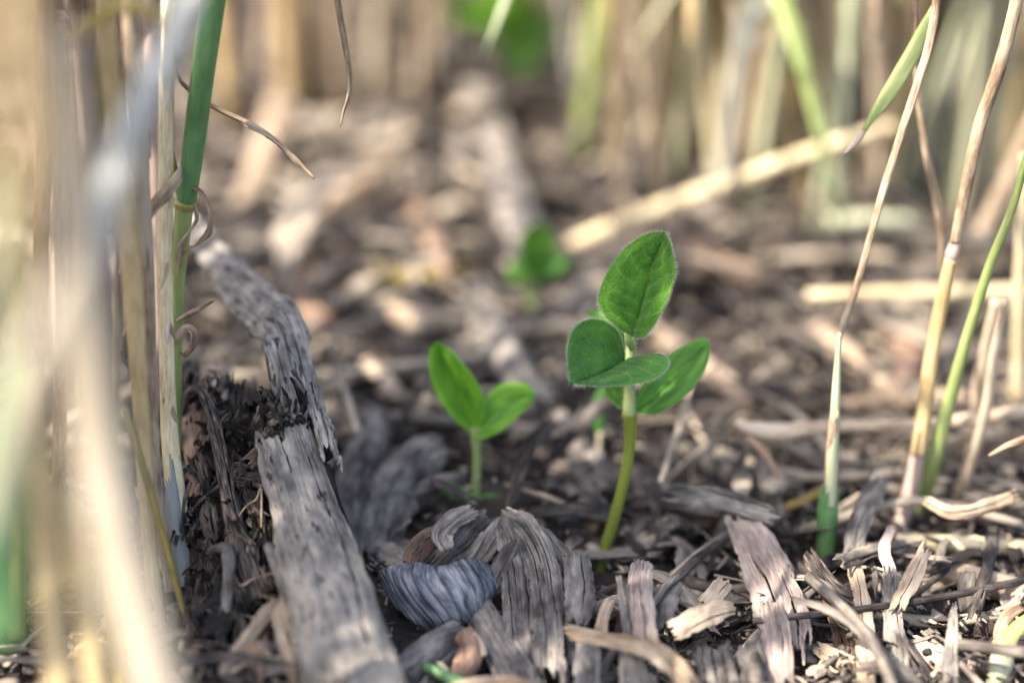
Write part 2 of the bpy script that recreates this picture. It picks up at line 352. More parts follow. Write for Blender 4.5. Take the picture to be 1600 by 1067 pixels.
M['soystem_pale'] = fibre_mat('soybean_upper_stem', [(0, (.15, .21, .06)), (.5, (.26, .33, .11)), (1, (.40, .44, .22))], bump=.15, fib=.15, blotch=.2, transl=.15, rough=.5, fs=8)
def hair_mat():
    m, t = nt('pale_hair'); L = t.links.new
    b = N_(t, 'ShaderNodeBsdfPrincipled'); b.inputs['Base Color'].default_value = (.62, .66, .50, 1); b.inputs['Roughness'].default_value = .4
    tr = N_(t, 'ShaderNodeBsdfTranslucent'); tr.inputs[0].default_value = (.75, .78, .62, 1)
    ms = N_(t, 'ShaderNodeMixShader'); ms.inputs[0].default_value = .5; L(b.outputs[0], ms.inputs[1]); L(tr.outputs[0], ms.inputs[2])
    o = N_(t, 'ShaderNodeOutputMaterial'); L(ms.outputs[0], o.inputs[0]); return m
M['hair'] = hair_mat()

# ------------------------------------------------------------------ naming
def tag(o, label, cat, group=None, kind=None):
    if label: o['label'] = label
    if cat: o['category'] = cat
    if group: o['group'] = group
    if kind: o['kind'] = kind
    return o
def empty(name, loc, label, cat, group=None):
    o = bpy.data.objects.new(name, None); col.objects.link(o); o.location = Vector([float(c) for c in loc])
    o.empty_display_size = .005
    o['_o'] = [float(c) for c in loc]
    return tag(o, label, cat, group)
def path(L): return np.array([pt(*q) for q in L])
def carry_on(L, P, W):
    """stems that leave the picture at the top really go on upwards"""
    if L[0][1] > -30 or len(L) < 3: return P, W
    st = P[0] - P[1]; n = int(math.ceil(.14 / np.linalg.norm(st)))
    return np.vstack([P[0] + st * k for k in range(n, 0, -1)] + [P]), np.concatenate([np.full(n, W[0]), W])
def hwid(L, hw):
    """half-widths given in photo pixels at each path point -> metres"""
    P = np.array([pt(*q) for q in L]); d = np.array([depth_of(p) for p in P])
    h = np.interp(np.linspace(0, 1, len(L)), np.linspace(0, 1, np.size(hw)), np.atleast_1d(hw))
    return h * d / K
def strip(name, label, cat, mat, L, hw, group=None, parent=None, thick=.0003, **kw):
    mb = MB(); P, W = carry_on(L, path(L), hwid(L, hw)); kw['nu'] = int(kw.get('nu', 40) * (1 + .15 * (len(P) - len(L)))); ribbon(mb, P, W, **kw)
    low = P[np.argmin(P[:, 2])]
    o = mb.build(name, M[mat], parent, low, thick)
    return tag(o, label, cat, group) if parent is None else o
def stem(name, label, cat, mat, L, hw, group=None, parent=None, **kw):
    mb = MB(); P, W = carry_on(L, path(L), hwid(L, hw)); kw['nu'] = int(kw.get('nu', 30) * (1 + .15 * (len(P) - len(L)))); tube(mb, P, W, **kw)
    low = P[np.argmin(P[:, 2])]
    o = mb.build(name, M[mat], parent, low)
    return tag(o, label, cat, group) if parent is None else o

# ------------------------------------------------------------------ soil
def axis(n, mid, fine, far):
    s = np.linspace(-1, 1, n); return mid + np.sign(s) * (np.abs(s) * fine + np.abs(s) ** 9 * far)
gx = axis(361, 0, .55, 300); gy = axis(361, .5, .55, 300)
GX, GY = np.meshgrid(gx, gy, indexing='ij')
g = MB(); g.grid(np.stack([GX, GY, terrain(GX, GY)], -1), np.stack([GX, GY], -1) * 100, .5)
tag(g.build('ground', M['soil']), 'dark soil under the crop residue', None, kind='structure')

# ------------------------------------------------------------------ loose litter, too many bits to count
def litter(name, n, xr, yr, lmin, lmax, wmin, wmax, zmax, mat, label, cat, seed, tilt=.25, kind=0, tone=None, nuv=(7, 3), reject=None, curl=1.0, dens=None, dirn=None):
    random.seed(seed); mb = MB(); k = 0
    while k < n:
        x = random.uniform(*xr); y = random.uniform(*yr)
        if dens and random.random() > dens(x, y): continue
        if reject and reject(x, y): continue
        k += 1
        a = random.uniform(0, 2 * math.pi) if dirn is None else dirn + random.gauss(0, .45)
        l = random.uniform(lmin, lmax) * (.6 + .4 * random.random()); w = random.uniform(wmin, wmax) * .5
        z = float(terrain(x, y)) + zmax * random.random() ** 1.5 + .0005
        dv = np.array([math.cos(a), math.sin(a), 0]); ti = random.gauss(0, tilt)
        side = np.array([-dv[1], dv[0], 0]); bend = random.gauss(0, .12) * l; hump = random.gauss(0, .10) * l
        c = np.array([x, y, z + abs(ti) * l * .3])
        P = [c - dv * l / 2 - np.array([0, 0, ti * l / 2]), c + side * bend * .5 + np.array([0, 0, hump]), c + dv * l / 2 + side * bend * .2 + np.array([0, 0, ti * l / 2])]
        f = np.array([random.gauss(0, .45), random.gauss(0, .45), 1.0])
        r = random.random() if tone is None else tone(random.random(), x, y)
        if kind == 0:
            ribbon(mb, P, [w * random.uniform(.75, 1), w, w * random.uniform(.55, 1)], face=f, twist=(random.gauss(0, .3), random.gauss(0, .5)), curl=abs(random.gauss(0, .38)) * curl, nu=nuv[0], nv=nuv[1], jag=(.22, .3), edge=.28, ridge=w * .07, wob=w * .12, vwave=random.gauss(0, .25), rnd=r,
                   crack=((random.uniform(-.6, .6), random.uniform(-.4, .5), random.uniform(.7, 1.5), .1),) if nuv[1] > 5 and random.random() < .5 else ())
        else:
            tube(mb, P, [w, w * .9, w * .8], nu=6, nv=6, flat=.7, rnd=r)
    o = mb.build(name, M[mat], None, None, thick=.00022 if kind == 0 else 0)
    tag(o, label, cat, kind='stuff'); return o
far_reject = lambda x, y: abs(x) > .12 + .42 * y
def hole(x, y):
    return far_reject(x, y) or ((x - .019) ** 2 + (y - .315) ** 2 < .006 ** 2)
def clear(x, y):                                         # kept free of thin bits: the husk, the mound, the leaning stalk
    return hole(x, y) or (-.045 < x < .012 and .24 < y < .34)
deep = lambda r, x, y: -.06 + .78 * r + (.13 if y > .46 else .02)  # litter further back is coloured lighter, standing in for stronger light there
near = lambda x, y: hole(x, y) or y > .52
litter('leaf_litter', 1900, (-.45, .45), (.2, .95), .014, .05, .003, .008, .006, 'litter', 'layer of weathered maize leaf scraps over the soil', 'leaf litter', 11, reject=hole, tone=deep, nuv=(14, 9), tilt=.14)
litter('husk_litter', 620, (-.4, .45), (.36, .95), .04, .11, .003, .011, .010, 'litter', 'long torn husks and stalk shreds lying further back', 'husk litter', 15, reject=hole, tone=lambda r, x, y: -.10 + .78 * r, nuv=(20, 10), tilt=.14, curl=1.0)
litter('shred_litter', 800, (-.16, .22), (.22, .56), .02, .06, .0012, .0042, .007, 'litter', 'narrow frayed shreds matted over the near soil', 'shreds', 16, reject=clear, tone=lambda r, x, y: -.15 + .9 * r, nuv=(20, 6), tilt=.14, curl=.8)
litter('straw_litter', 900, (-.45, .45), (.2, .95), .03, .11, .0010, .0030, .009, 'litter', 'scattered thin straw bits over the soil', 'straw litter', 12, kind=1, reject=clear, tone=lambda r, x, y: .05 + .8 * r, tilt=.07)
litter('chaff_litter', 3800, (-.14, .2), (.22, .5), .003, .012, .0008, .0034, .005, 'litter', 'fine broken chaff between the larger residue', 'chaff', 13, reject=clear, tilt=.3, nuv=(6, 5), tone=lambda r, x, y: -.15 + .85 * r)
litter('dust_litter', 6000, (-.12, .17), (.23, .42), .001, .004, .0004, .0014, .005, 'litter', 'crumbled residue dust and tiny flakes over the near soil', 'residue dust', 17, reject=hole, tilt=.4, nuv=(3, 2), tone=lambda r, x, y: -.1 + .9 * r)
litter('fibre_litter', 420, (-.1, .14), (.24, .42), .006, .022, .0002, .0005, .006, 'litter', 'thin frayed fibres among the residue', 'fibres', 14, kind=1, reject=clear, tilt=.2, tone=lambda r, x, y: .4 + .5 * r)

random.seed(40); mb = MB()
for k in range(1500):
    x = random.uniform(-.3, .35); y = random.uniform(.22, .85)
    if far_reject(x, y): continue
    if k < 60: x = .019 + random.gauss(0, .006); y = .318 + random.gauss(0, .006)
    elif k < 100: x = -.0075 + random.gauss(0, .006); y = .335 + random.gauss(0, .005)
    q = np.array([x, y, float(terrain(x, y)) + .0008]); sz = random.uniform(.0006, .0028) if k >= 100 else random.uniform(.0005, .0016)
    a = nrm(np.array([random.gauss(0, 1), random.gauss(0, 1), random.gauss(0, .5)])) * sz
    tube(mb, [q - a, q - a * .4, q + a * .4, q + a], [sz * .55, sz * .95, sz * .85, sz * .45], nu=6, nv=8, wob=.5, ridge=.2, rnd=.5)
tag(mb.build('soil_crumbs', M['soil'], None, None), 'dark soil crumbs between the residue', 'soil crumbs', kind='stuff')

# ------------------------------------------------------------------ soybean seedlings
def hairs(mb, B, D, ln, rad, rnd=.5):
    n = len(B); D = nrm(D); ref = np.where(np.abs(D[:, 2:3]) < .9, [[0, 0, 1.]], [[1., 0, 0]])
    A = nrm(np.cross(D, ref)); C = np.cross(D, A)
    bend = A * rng.normal(0, .25, (n, 1)) + C * rng.normal(0, .25, (n, 1))
    V = []
    for k in range(3):
        o = A * math.cos(k * 2.0944) + C * math.sin(k * 2.0944)
        V += [B + o * rad, B + D * ln[:, None] * .6 + o * rad * .7, B + (D + bend) * ln[:, None] + o * rad * .25]
    V = np.stack(V, 1).reshape(-1, 3)                         # n,9
    F = []
    for k in range(3):
        a, b = 3 * k, 3 * ((k + 1) % 3)
        F += [[a, b, b + 1, a + 1], [a + 1, b + 1, b + 2, a + 2]]
    F = (np.array(F)[None] + 9 * np.arange(n)[:, None, None]).reshape(-1, 4)
    mb.quads(V, F, np.tile([[0, 0], [1, 0], [1, 1], [0, 1.]], (len(F), 1)), rnd)

def bean_leaf(name, mat, parent, left, mid, right, bulge=(.0, .0), pucker=.0003, nu=90, nv=70, hair=0, label=None, thick=.00022, hl=.0011, surf=0, world=False):
    f = (lambda L: np.array(L)) if world else path
    Lp, Mp, Rp = (catmull(f(a), nu + 1) for a in (left, mid, right))
    v = np.linspace(-1, 1, nv + 1); u = np.linspace(0, 1, nu + 1)[:, None]
    E = np.where((v < 0)[None, :, None], Lp[:, None], Rp[:, None])
    av = np.abs(v)[None, :, None]
    P = Mp[:, None] + av * (E - Mp[:, None])
    W = np.linalg.norm(E - Mp[:, None], axis=-1)
    def normals(P): return nrm(np.cross(np.gradient(P, axis=0), np.gradient(P, axis=1)))
    Nn = normals(P)
    Nn = np.where(((CAM - P) * Nn).sum(-1, keepdims=True) < 0, -Nn, Nn)
    b = np.where(v < 0, bulge[0], bulge[1])[None, :]
    ph = (u - .27 * np.abs(v)[None, :] ** 1.15) * 8
    env = np.sin(np.clip(u, 0, 1) * math.pi) ** .5 * np.minimum(1, np.abs(v)[None, :] * 5) * (1 - np.abs(v)[None, :] ** 4)
    sd = random.random() * 50
    dz = b * W * 4 * av[..., 0] * (1 - av[..., 0]) + pucker * env * (np.abs(np.sin(ph * math.pi)) ** .6 + .8 * fbm(u * 9 + sd, v[None, :] * 5 + sd, 3)) - pucker * 1.2 * np.exp(-(v[None, :] / .05) ** 2)
    P = P + Nn * dz[..., None]
    mb = MB(); mb.grid(P, np.stack([u + 0 * v[None, :], v[None, :] + 0 * u], -1), random.random())
    o = mb.build(name, M[mat], parent, thick=thick)
    if label: o['label'] = label
    if hair:
        hb = MB(); Nn = normals(P)
        for side in (0, -1):
            i = rng.integers(2, nu - 1, hair); fr = rng.random(hair)[:, None]
            B = P[i, side] * (1 - fr) + P[i + 1, side] * fr
            out = nrm(P[i, side] - P[i, side + (3 if side == 0 else -3)])
            along = nrm(P[i + 1, side] - P[i, side])
            D = out + along * rng.normal(.25, .35, (hair, 1)) + Nn[i, side] * rng.normal(0, .55, (hair, 1))
            hairs(hb, B, D, hl * rng.uniform(.25, 1.1, hair) * (.75 + .45 * noise2(i * .13, 3.)), .00002)
        if surf:
            i = rng.integers(3, nu - 2, surf); j = rng.integers(2, nv - 2, surf)
            sg = np.sign(((CAM - P[i, j]) * Nn[i, j]).sum(-1, keepdims=True))
            D = Nn[i, j] * sg + nrm(P[i + 1, j] - P[i, j]) * .9 + rng.normal(0, .3, (surf, 3))
            hairs(hb, P[i, j], D, hl * .55 * rng.uniform(.4, 1, surf), .000016)
        hb_o = hb.build('leaf_hair', M['hair'], o); hb_o['kind'] = 'stuff'
    return o
def stem_hair(parent, L, hw, n, hl=.0008):
    P = catmull(path(L), 80); hw = np.interp(np.linspace(0, 1, 80), np.linspace(0, 1, len(L)), hwid(L, hw))
    i = rng.integers(0, 80, n); a = rng.random(n) * 2 * math.pi
    D = np.stack([np.cos(a), np.sin(a), rng.normal(0, .3, n)], -1)
    hb = MB(); hairs(hb, P[i] + nrm(D) * hw[i][:, None] * .95, D, hl * rng.uniform(.4, 1.1, n), .00002)
    o = hb.build('stem_hair', M['hair'], parent); o['kind'] = 'stuff'

base = pt(936, 893, .356)
s1 = empty('soybean_seedling', base, 'taller hairy soybean seedling with a folded front leaf and curved yellow green stem', 'seedling', 'young soybean plants')
LS = [(934, 905, .3565), (941, 870, .3555), (958, 815, .353), (976, 745, .350), (984, 690, .348), (984, 645, .346)]
st = stem('stem', None, None, 'soystem', LS, [7.5, 8.5, 9, 9, 9.5, 12], parent=s1, nu=60, nv=16, wob=.03, ridge=.03)
LU = [(984, 648, .346), (984, 600, .3435), (985, 560, .341), (988, 528, .339), (992, 512, .3385)]
su = stem('upper_stem', None, None, 'soystem_pale', LU, [11, 8.5, 8, 6.5, 5], parent=s1, nu=40, nv=14, wob=.05)
stem_hair(su, LU, [10, 9, 8, 6, 5], 900)
# the top leaf, upright
bean_leaf('leaf', 'soyleaf', s1,
    [(990, 526, .338), (958, 508, .3365), (937, 478, .3355), (938, 452, .335), (953, 418, .3345), (980, 385, .334), (1010, 366, .3335), (1038, 363, .3335)],
    [(991, 524, .3385), (1000, 490, .3385), (1010, 455, .338), (1018, 425, .3375), (1026, 400, .3365), (1033, 382, .3355), (1038, 363, .3335)],
    [(992, 526, .338), (1006, 526, .336), (1024, 505, .334), (1043, 468, .333), (1054, 432, .333), (1052, 400, .333), (1046, 376, .333), (1038, 363, .3335)],
    bulge=(.10, .10), pucker=.00045, hair=800, surf=500, label='upright top leaf with dappled light')
# underside roll of its right margin
# the folded front leaf: one lobe up, one lobe out to the right
bean_leaf('leaf', 'soyleaf_blue', s1,
    [(976, 566, .338), (974, 543, .335), (964, 517, .333), (944, 502, .331), (919, 499, .329), (898, 512, .327), (887, 538, .3255), (886, 570, .324), (891, 599, .323)],
    [(977, 568, .338), (966, 573, .3375), (955, 578, .336), (945, 583, .3345), (935, 588, .333), (924, 592, .331), (912, 596, .329), (901, 598, .326), (891, 599, .323)],
    [(978, 566, .338), (1005, 557, .338), (1028, 553, .3365), (1043, 561, .3345), (1041, 577, .332), (1018, 592, .3295), (975, 602, .327), (925, 603, .325), (891, 599, .323)],
    bulge=(-.10, .06), pucker=.0004, hair=900, surf=500, label='folded front leaf with a hairy rim')
# lower right seed leaf and its fellow behind, left
bean_leaf('leaf', 'cotyledon', s1,
    [(989, 636, .346), (1000, 608, .3465), (1020, 580, .347), (1045, 555, .3475), (1072, 538, .3475), (1096, 528, .347), (1109, 533, .3465)],
    [(989, 640, .3465), (1012, 630, .3465), (1040, 606, .3465), (1064, 582, .3468), (1086, 558, .3470), (1100, 543, .3468), (1109, 534, .3465)],
    [(989, 642, .346), (1012, 648, .3455), (1040, 641, .345), (1072, 617, .3448), (1096, 588, .345), (1107, 560, .3455), (1109, 534, .3465)],
    bulge=(.08, .08), pucker=.00008, hair=120, hl=.0005, label='smooth seed leaf reaching right, half in shade')
bean_leaf('leaf', 'soyleaf', s1,
    [(982, 640, .348), (966, 636, .349), (950, 622, .350), (944, 604, .351), (940, 590, .352)],
    [(983, 638, .348), (972, 626, .349), (960, 612, .350), (950, 600, .351), (940, 590, .352)],
    [(984, 636, .348), (982, 615, .349), (972, 598, .350), (956, 590, .351), (940, 590, .352)],
    bulge=(.05, .05), pucker=.0001, hair=80, hl=.0005, label='lower left leaf mostly hidden behind the folded leaf')
bean_leaf('leaf', 'soyleaf_blue', s1,
    [(985, 545, .345), (960, 530, .350), (935, 510, .353), (922, 495, .355), (916, 487, .356)],
    [(985, 540, .345), (962, 520, .350), (942, 503, .353), (926, 492, .355), (916, 487, .356)],
    [(985, 536, .345), (968, 508, .350), (950, 492, .353), (930, 484, .355), (916, 487, .356)],
    bulge=(.05, .05), pucker=.0001, label='small leaf at the back showing a bluish tip')
# growing tip
bud = [(988, 545, .339), (982, 532, .3375), (977, 521, .3365)]
stem('bud', None, None, 'soystem_pale', bud, [5, 6, 2], parent=s1, nu=14, nv=10, flat=.6)
stem('petiole', None, None, 'soystem_pale', [(986, 565, .341), (981, 562, .340), (976, 568, .338)], [5, 4.5, 3], parent=s1, nu=12, nv=10)

base = pt(744, 785, .367)
s2 = empty('soybean_seedling', base, 'shorter bright green soybean seedling with a pair of spread leaves', 'seedling', 'young soybean plants')
stem('stem', None, None, 'soystem_pale', [(743, 792, .3675), (744, 750, .366), (745, 715, .3645), (744, 690, .3635), (742, 668, .363)], [8, 7, 6.5, 8, 11], parent=s2, nu=40, nv=14)
bean_leaf('leaf', 'younglf', s2,
    [(740, 680, .363), (715, 660, .362), (692, 634, .361), (677, 603, .3605), (670, 570, .360), (672, 545, .360), (683, 533, .360)],
    [(742, 678, .3635), (730, 655, .3640), (716, 630, .3640), (702, 600, .3635), (692, 572, .363), (685, 550, .3615), (683, 533, .360)],
    [(748, 672, .363), (756, 650, .362), (756, 620, .361), (742, 592, .360), (722, 566, .360), (702, 545, .360), (683, 533, .360)],
    bulge=(.08, .08), pucker=.00015, label='larger left leaf, upright')
bean_leaf('leaf', 'younglf', s2,
    [(742, 674, .363), (750, 648, .3650), (762, 618, .367), (780, 602, .368), (802, 598, .3685), (822, 600, .3680), (837, 614, .367)],
    [(743, 678, .3628), (757, 662, .3640), (772, 646, .3650), (788, 634, .3655), (805, 626, .3660), (822, 618, .3665), (837, 615, .367)],
    [(742, 686, .3620), (760, 684, .3600), (780, 675, .3590), (798, 661, .3590), (816, 645, .3605), (831, 629, .3635), (837, 616, .367)],
    bulge=(.08, .08), pucker=.00015, label='right leaf tipped towards the light')
for L in ([(742, 778, .366), (715, 772, .364), (690, 765, .362)], [(745, 780, .365), (772, 782, .364), (795, 800, .363)]):
    strip('leaf', None, None, 'deepgreen', L, [5, 12, 3], parent=s2, nu=16, nv=6, curl=.6)

def far_seedling(px, py, z, leaves, label, mats, sw=9, height_px=60):
    b = pt(px, py, z); Y = 5 + b[1]
    e = empty('soybean_seedling', b, label, 'seedling', 'young soybean plants')
    stem('stem', None, None, 'soystem_pale', [(px, py + 5, Y), (px + 3, py - height_px * .5, Y), (px + 2, py - height_px, Y)], [sw, sw * .9, sw * .7], parent=e, nu=12, nv=10)
    c = pt(px + 2, py - height_px, Y)
    for k, (dx, dy, dz, wd) in enumerate(leaves):
        tip = c + np.array([dx, dy, dz]); ax = tip - c
        sd = nrm(np.cross(ax, [0.15, -.6, 1.])) * wd
        tt = (0, .15, .4, .7, .9, 1); ww = (.05, .6, 1, .8, .4, 0)
        arc = lambda t: c + ax * t + np.array([0, 0, .12 * np.linalg.norm(ax) * math.sin(math.pi * t)])
        up = np.array([0, 0, wd * .25])
        bean_leaf('leaf', mats[k % len(mats)], e, [arc(t) - sd * w + up * w for t, w in zip(tt, ww)], [arc(t) for t in tt], [arc(t) + sd * w + up * w for t, w in zip(tt, ww)], nu=24, nv=16, pucker=.0002, world=True)
far_seedling(800, 122, .004, [(-.026, -.004, .014, .011), (.018, -.004, .002, .010), (-.002, .006, .024, .011), (.004, -.018, -.008, .009)], 'out of focus bright green soybean plant at the top middle of the stand', ['younglf', 'soyleaf'], height_px=55)
far_seedling(828, 500, .004, [(.003, -.002, .017, .0045), (-.007, 0, .002, .004), (.010, 0, .006, .0045)], 'out of focus soybean seedling at the lower end of the long leaning straw', ['soyleaf', 'soyleaf', 'soyleaf_blue'], height_px=62)
e = empty('soybean_seedling', pt(936, 760, .004), 'faint young soybean sprout just behind the stem of the taller seedling', 'seedling', 'young soybean plants')
Yq = 5 + pt(936, 760, .004)[1] + .012
stem('stem', None, None, 'whitish', [(930, 765, Yq), (935, 720, Yq), (938, 675, Yq)], [5, 5, 4], parent=e, nu=12, nv=8)
strip('leaf', None, None, 'deepgreen', [(938, 684, Yq), (936, 655, Yq), (938, 628, Yq), (944, 604, Yq)], [3, 11, 12, 3], parent=e, nu=16, nv=8, curl=.5)

# ------------------------------------------------------------------ the grey maize stalk that leans across the left
sb = pt(560, 1067, .292)
ks = empty('maize_stalk', sb, 'thick weathered grey maize stalk with a charred broken joint, leaning between straw and seedlings', 'stalk')
strip('bark', 'bent upper strap, charred and cracked below its bend', None, 'stalk', [(262, 318, .400), (318, 378, .386), (350, 418, .376), (395, 468, .361), (436, 508, .349), (450, 550, .3425), (463, 600, .3395), (476, 650, .3350), (490, 700, .3305), (502, 745, .3275)], [20, 24, 30, 42, 44, 40, 41, 46, 46, 40], parent=ks,
      curl=(.7, .9, 1.1, 1.1), flat=.5, nu=220, nv=70, ridge=.00035, wob=.00015, jag=(.02, .16), edge=.08, thick=.0007, twist=(.1, 0, .1), rnd=.45,
      crack=((-.35, .42, .8, .03), (.05, .40, .82, .022), (.42, .45, .75, .02), (-.05, .62, 1.0, .16), (-.6, .66, .97, .07), (.3, .72, .95, .05)))
stem('pith', 'black charred core at the break', None, 'charred', [(440, 540, .347), (452, 590, .344), (456, 640, .340), (464, 690, .338), (480, 730, .336)], [28, 32, 36, 40, 42], parent=ks, nu=50, nv=20, flat=.5, ridge=.12, rf=5, wob=.1)
strip('bark', 'broad pale bark plate with a long crack', None, 'plate', [(440, 655, .3325), (472, 760, .324), (503, 860, .3135), (532, 960, .302), (566, 1085, .289)], [56, 66, 82, 94, 108], parent=ks,
      curl=(1.35, 1.3, 1.3), flat=.75, nu=200, nv=90, ridge=.00022, wob=.0005, jag=(.06, .0), edge=.05, thick=.0012, rnd=.52, twist=(.25, .2),
      crack=((-.42, .02, .97, .045), (.1, .0, .3, .02), (-.7, .3, .7, .015), (.25, .5, .9, .01)))
stem('pith', None, None, 'charred', [(478, 735, .333), (505, 850, .324), (535, 960, .310), (570, 1080, .299)], [40, 50, 58, 66], parent=ks, nu=40, nv=20, flat=.5, ridge=.05, wob=.05, rnd=.2)
random.seed(31)
for k in range(26):
    x = random.uniform(414, 480); y = random.uniform(620, 700); dx = random.uniform(-26, 12); dy = random.uniform(-55, -10)
    d = .3365 - (x - 440) * 1e-5
    strip('splinter', None, None, random.choice(['charred', 'charred', 'grey']), [(x, y, d), (x + dx * .4, y + dy * .5, d - .002), (x + dx, y + dy, d - .002 - random.random() * .004)], [random.uniform(3, 7), 3.5, 1], parent=ks, nu=18, nv=5, curl=1, edge=.3, ridge=.0001, thick=.0003)

random.seed(8); mb = MB()
for k in range(70):
    x = random.gauss(432, 15); y = random.gauss(655, 20); x += (y - 660) * .25; d = random.uniform(.3290, .3325)
    a = random.gauss(.2, .7); l = random.uniform(8, 28)
    P_ = path([(x, y, d + .001), (x + math.sin(a) * l * .5, y + math.cos(a) * l * .5, d - .0008), (x + math.sin(a) * l, y + math.cos(a) * l, d + .0005)])
    h_ = random.uniform(2, 8) * d / K
    ribbon(mb, P_, [h_ * .8, h_, h_ * .6], nu=16, nv=8, curl=random.uniform(0, .8), twist=(random.gauss(0, .5), random.gauss(0, .5)), jag=(.3, .35), edge=.5, wob=.0004, ridge=.0002)
mb.build('joint_crust', M['charred'], ks, thick=.0003)

# ------------------------------------------------------------------ dark rotting heap left of the stalk
def dens_heap(mb, n, seed, kindf):
    random.seed(seed)
    for k in range(n):
        x = random.uniform(285, 430); y = random.uniform(570, 1090)
        if x > 300 + (y - 560) * .5 + 90: continue
        d = .352 - (y - 560) / 500 * .048 + random.uniform(-.002, .014)
        l = random.uniform(20, 120) if random.random() < .7 else random.uniform(15, 40); a = random.gauss(.15, .5); w = random.uniform(.8, kindf) ** 1.0
        dx = math.sin(a) * l; dy = math.cos(a) * l
        P = path([(x, y, d + random.gauss(0, .003)), (x + dx * .4 + random.gauss(0, 7), y + dy * .5, d - random.random() * .003), (x + dx, y + dy, d + random.gauss(-.003, .003))])
        h = w * d / K
        if w < 3: tube(mb, P, [h * .6, h * .6, h * .3], nu=12, nv=6, ridge=.1)
        else: ribbon(mb, P, [h * .9, h, h * .8], nu=30, nv=14, curl=random.uniform(.0, .7), flat=.6, twist=(random.gauss(0, .5), random.gauss(0, .5)), jag=(.35, .35), edge=.45, ridge=.0003, wob=.0006, crack=((random.uniform(-.6, .6), random.uniform(-.3, .5), random.uniform(.6, 1.3), .12),))
mb = MB(); dens_heap(mb, 420, 5, 15)
tag(mb.build('rotting_fibres', M['charred'], None, None, thick=.0003), 'dark mat of rotting stalk fibres between the straw and the stalk', 'rotting fibres', kind='stuff')

tw = T_ = strip
strip('rotten_stalk', 'black fibrous hooked stem arching over the dark heap beside the straw', 'stalk', 'charred', [(286, 650, .348), (292, 618, .346), (312, 610, .343), (330, 645, .338), (343, 700, .334), (356, 770, .330), (376, 850, .324), (404, 935, .317)], [4, 6, 9, 12, 13, 15, 18, 18], curl=1.2, nu=120, nv=22, ridge=.00035, wob=.0003, edge=.2, thick=.0006, crack=((.1, .3, .7, .08), (-.4, .5, .95, .08)), rnd=.75)
strip('bark_sheet', 'orange brown bark sheet lit in one spot behind the hooked black stem', 'bark', 'brown', [(300, 620, .350), (312, 720, .343), (330, 830, .336), (345, 900, .330)], [22, 26, 24, 18], curl=.7, nu=70, nv=20, ridge=.0003, wob=.0003, jag=(.1, .1), edge=.15, rnd=.8)
strip('bark_sheet', 'dark grooved bark sheet between straw base and small grey peg', 'bark', 'charred', [(305, 790, .335), (322, 880, .328), (335, 980, .321)], [30, 32, 24], curl=.8, nu=70, nv=24, ridge=.0004, wob=.0003, jag=(.1, .1), edge=.15, rnd=.6)
strip('grey_peg', 'small upright grey peg, top bent left, near the foot of the straw', 'peg', 'grey', [(322, 862, .325), (352, 858, .321), (358, 900, .318), (352, 950, .315), (342, 1010, .312)], [4, 12, 11, 10, 12], curl=1.4, nu=50, nv=14, ridge=.0001, edge=.1, rnd=.7, thick=.0006)
strip('husk_scrap', 'tan husk scrap running diagonally up to the lower left edge of the stalk', 'husk', 'tan', [(335, 1067, .303), (375, 1010, .307), (410, 965, .309), (445, 935, .311)], [9, 9, 11, 7], curl=.6, nu=60, nv=18, ridge=.0003, wob=.0006, edge=.25, jag=(.1, .2), rnd=.2)
strip('husk_scrap', 'sunlit orange tan husk flake tucked against the left edge of the stalk', 'husk', 'tan', [(425, 925, .311), (445, 975, .308), (462, 1030, .304), (470, 1085, .300)], [15, 17, 15, 12], curl=.3, nu=60, nv=24, ridge=.0003, wob=.001, vwave=.5, edge=.3, jag=(.15, .1), rnd=.4, crack=((.1, .3, .8, .1),))
strip('husk_scrap', 'short brown husk flake at the bottom edge left of the stalk', 'husk', 'brown', [(400, 985, .310), (402, 1030, .306), (398, 1085, .301)], [15, 14, 10], curl=.3, nu=50, nv=20, ridge=.0003, wob=.0008, edge=.3, jag=(.2, .1), rnd=.9)
strip('grey_strip', 'narrow grey strip fallen along the left side of the stalk', 'strip', 'grey', [(415, 845, .319), (432, 880, .317), (450, 940, .313), (455, 990, .310)], [7, 11, 11, 7], curl=.9, nu=50, nv=12, ridge=.0002, edge=.12, rnd=.6, jag=(.1, .15))
stem('fibre', 'fine curved fibre looping over the dark heap beside the stalk', 'fibre', 'twine', [(372, 808, .326), (385, 790, .325), (400, 780, .324), (408, 765, .324), (408, 840, .322)], [1, 1, 1, 1, .8], nu=40, nv=6, rnd=.6)
stem('fibre', 'forked fine fibre crossing the shaded hollow below the black stem', 'fibre', 'twine', [(360, 905, .319), (378, 914, .318), (400, 902, .318), (428, 895, .317)], [1, 3, 1.5, .8], nu=30, nv=6, rnd=.5)
for k, (L, h, m_, lab) in enumerate([
    ([(330, 560, .372), (345, 600, .366), (352, 660, .360)], [16, 20, 10], 'grey', 'blurred grey chip standing behind the hooked black stem'),
    ([(372, 590, .372), (372, 640, .365), (380, 690, .358)], [14, 18, 12], 'charred', 'dark chip left of the charred joint of the stalk'),
    ([(300, 560, .368), (295, 600, .362), (300, 660, .356)], [16, 18, 12], 'charred', 'dark chip right beside the spotted straw'),
    ([(395, 630, .352), (405, 690, .346), (412, 760, .341)], [12, 14, 10], 'charred', 'ragged dark strip under the charred joint of the stalk')]):
    strip('rotten_chip', lab, 'chip', m_, L, h, curl=.9, nu=40, nv=12, ridge=.0003, edge=.25, jag=(.2, .2), wob=.0003, thick=.0006)

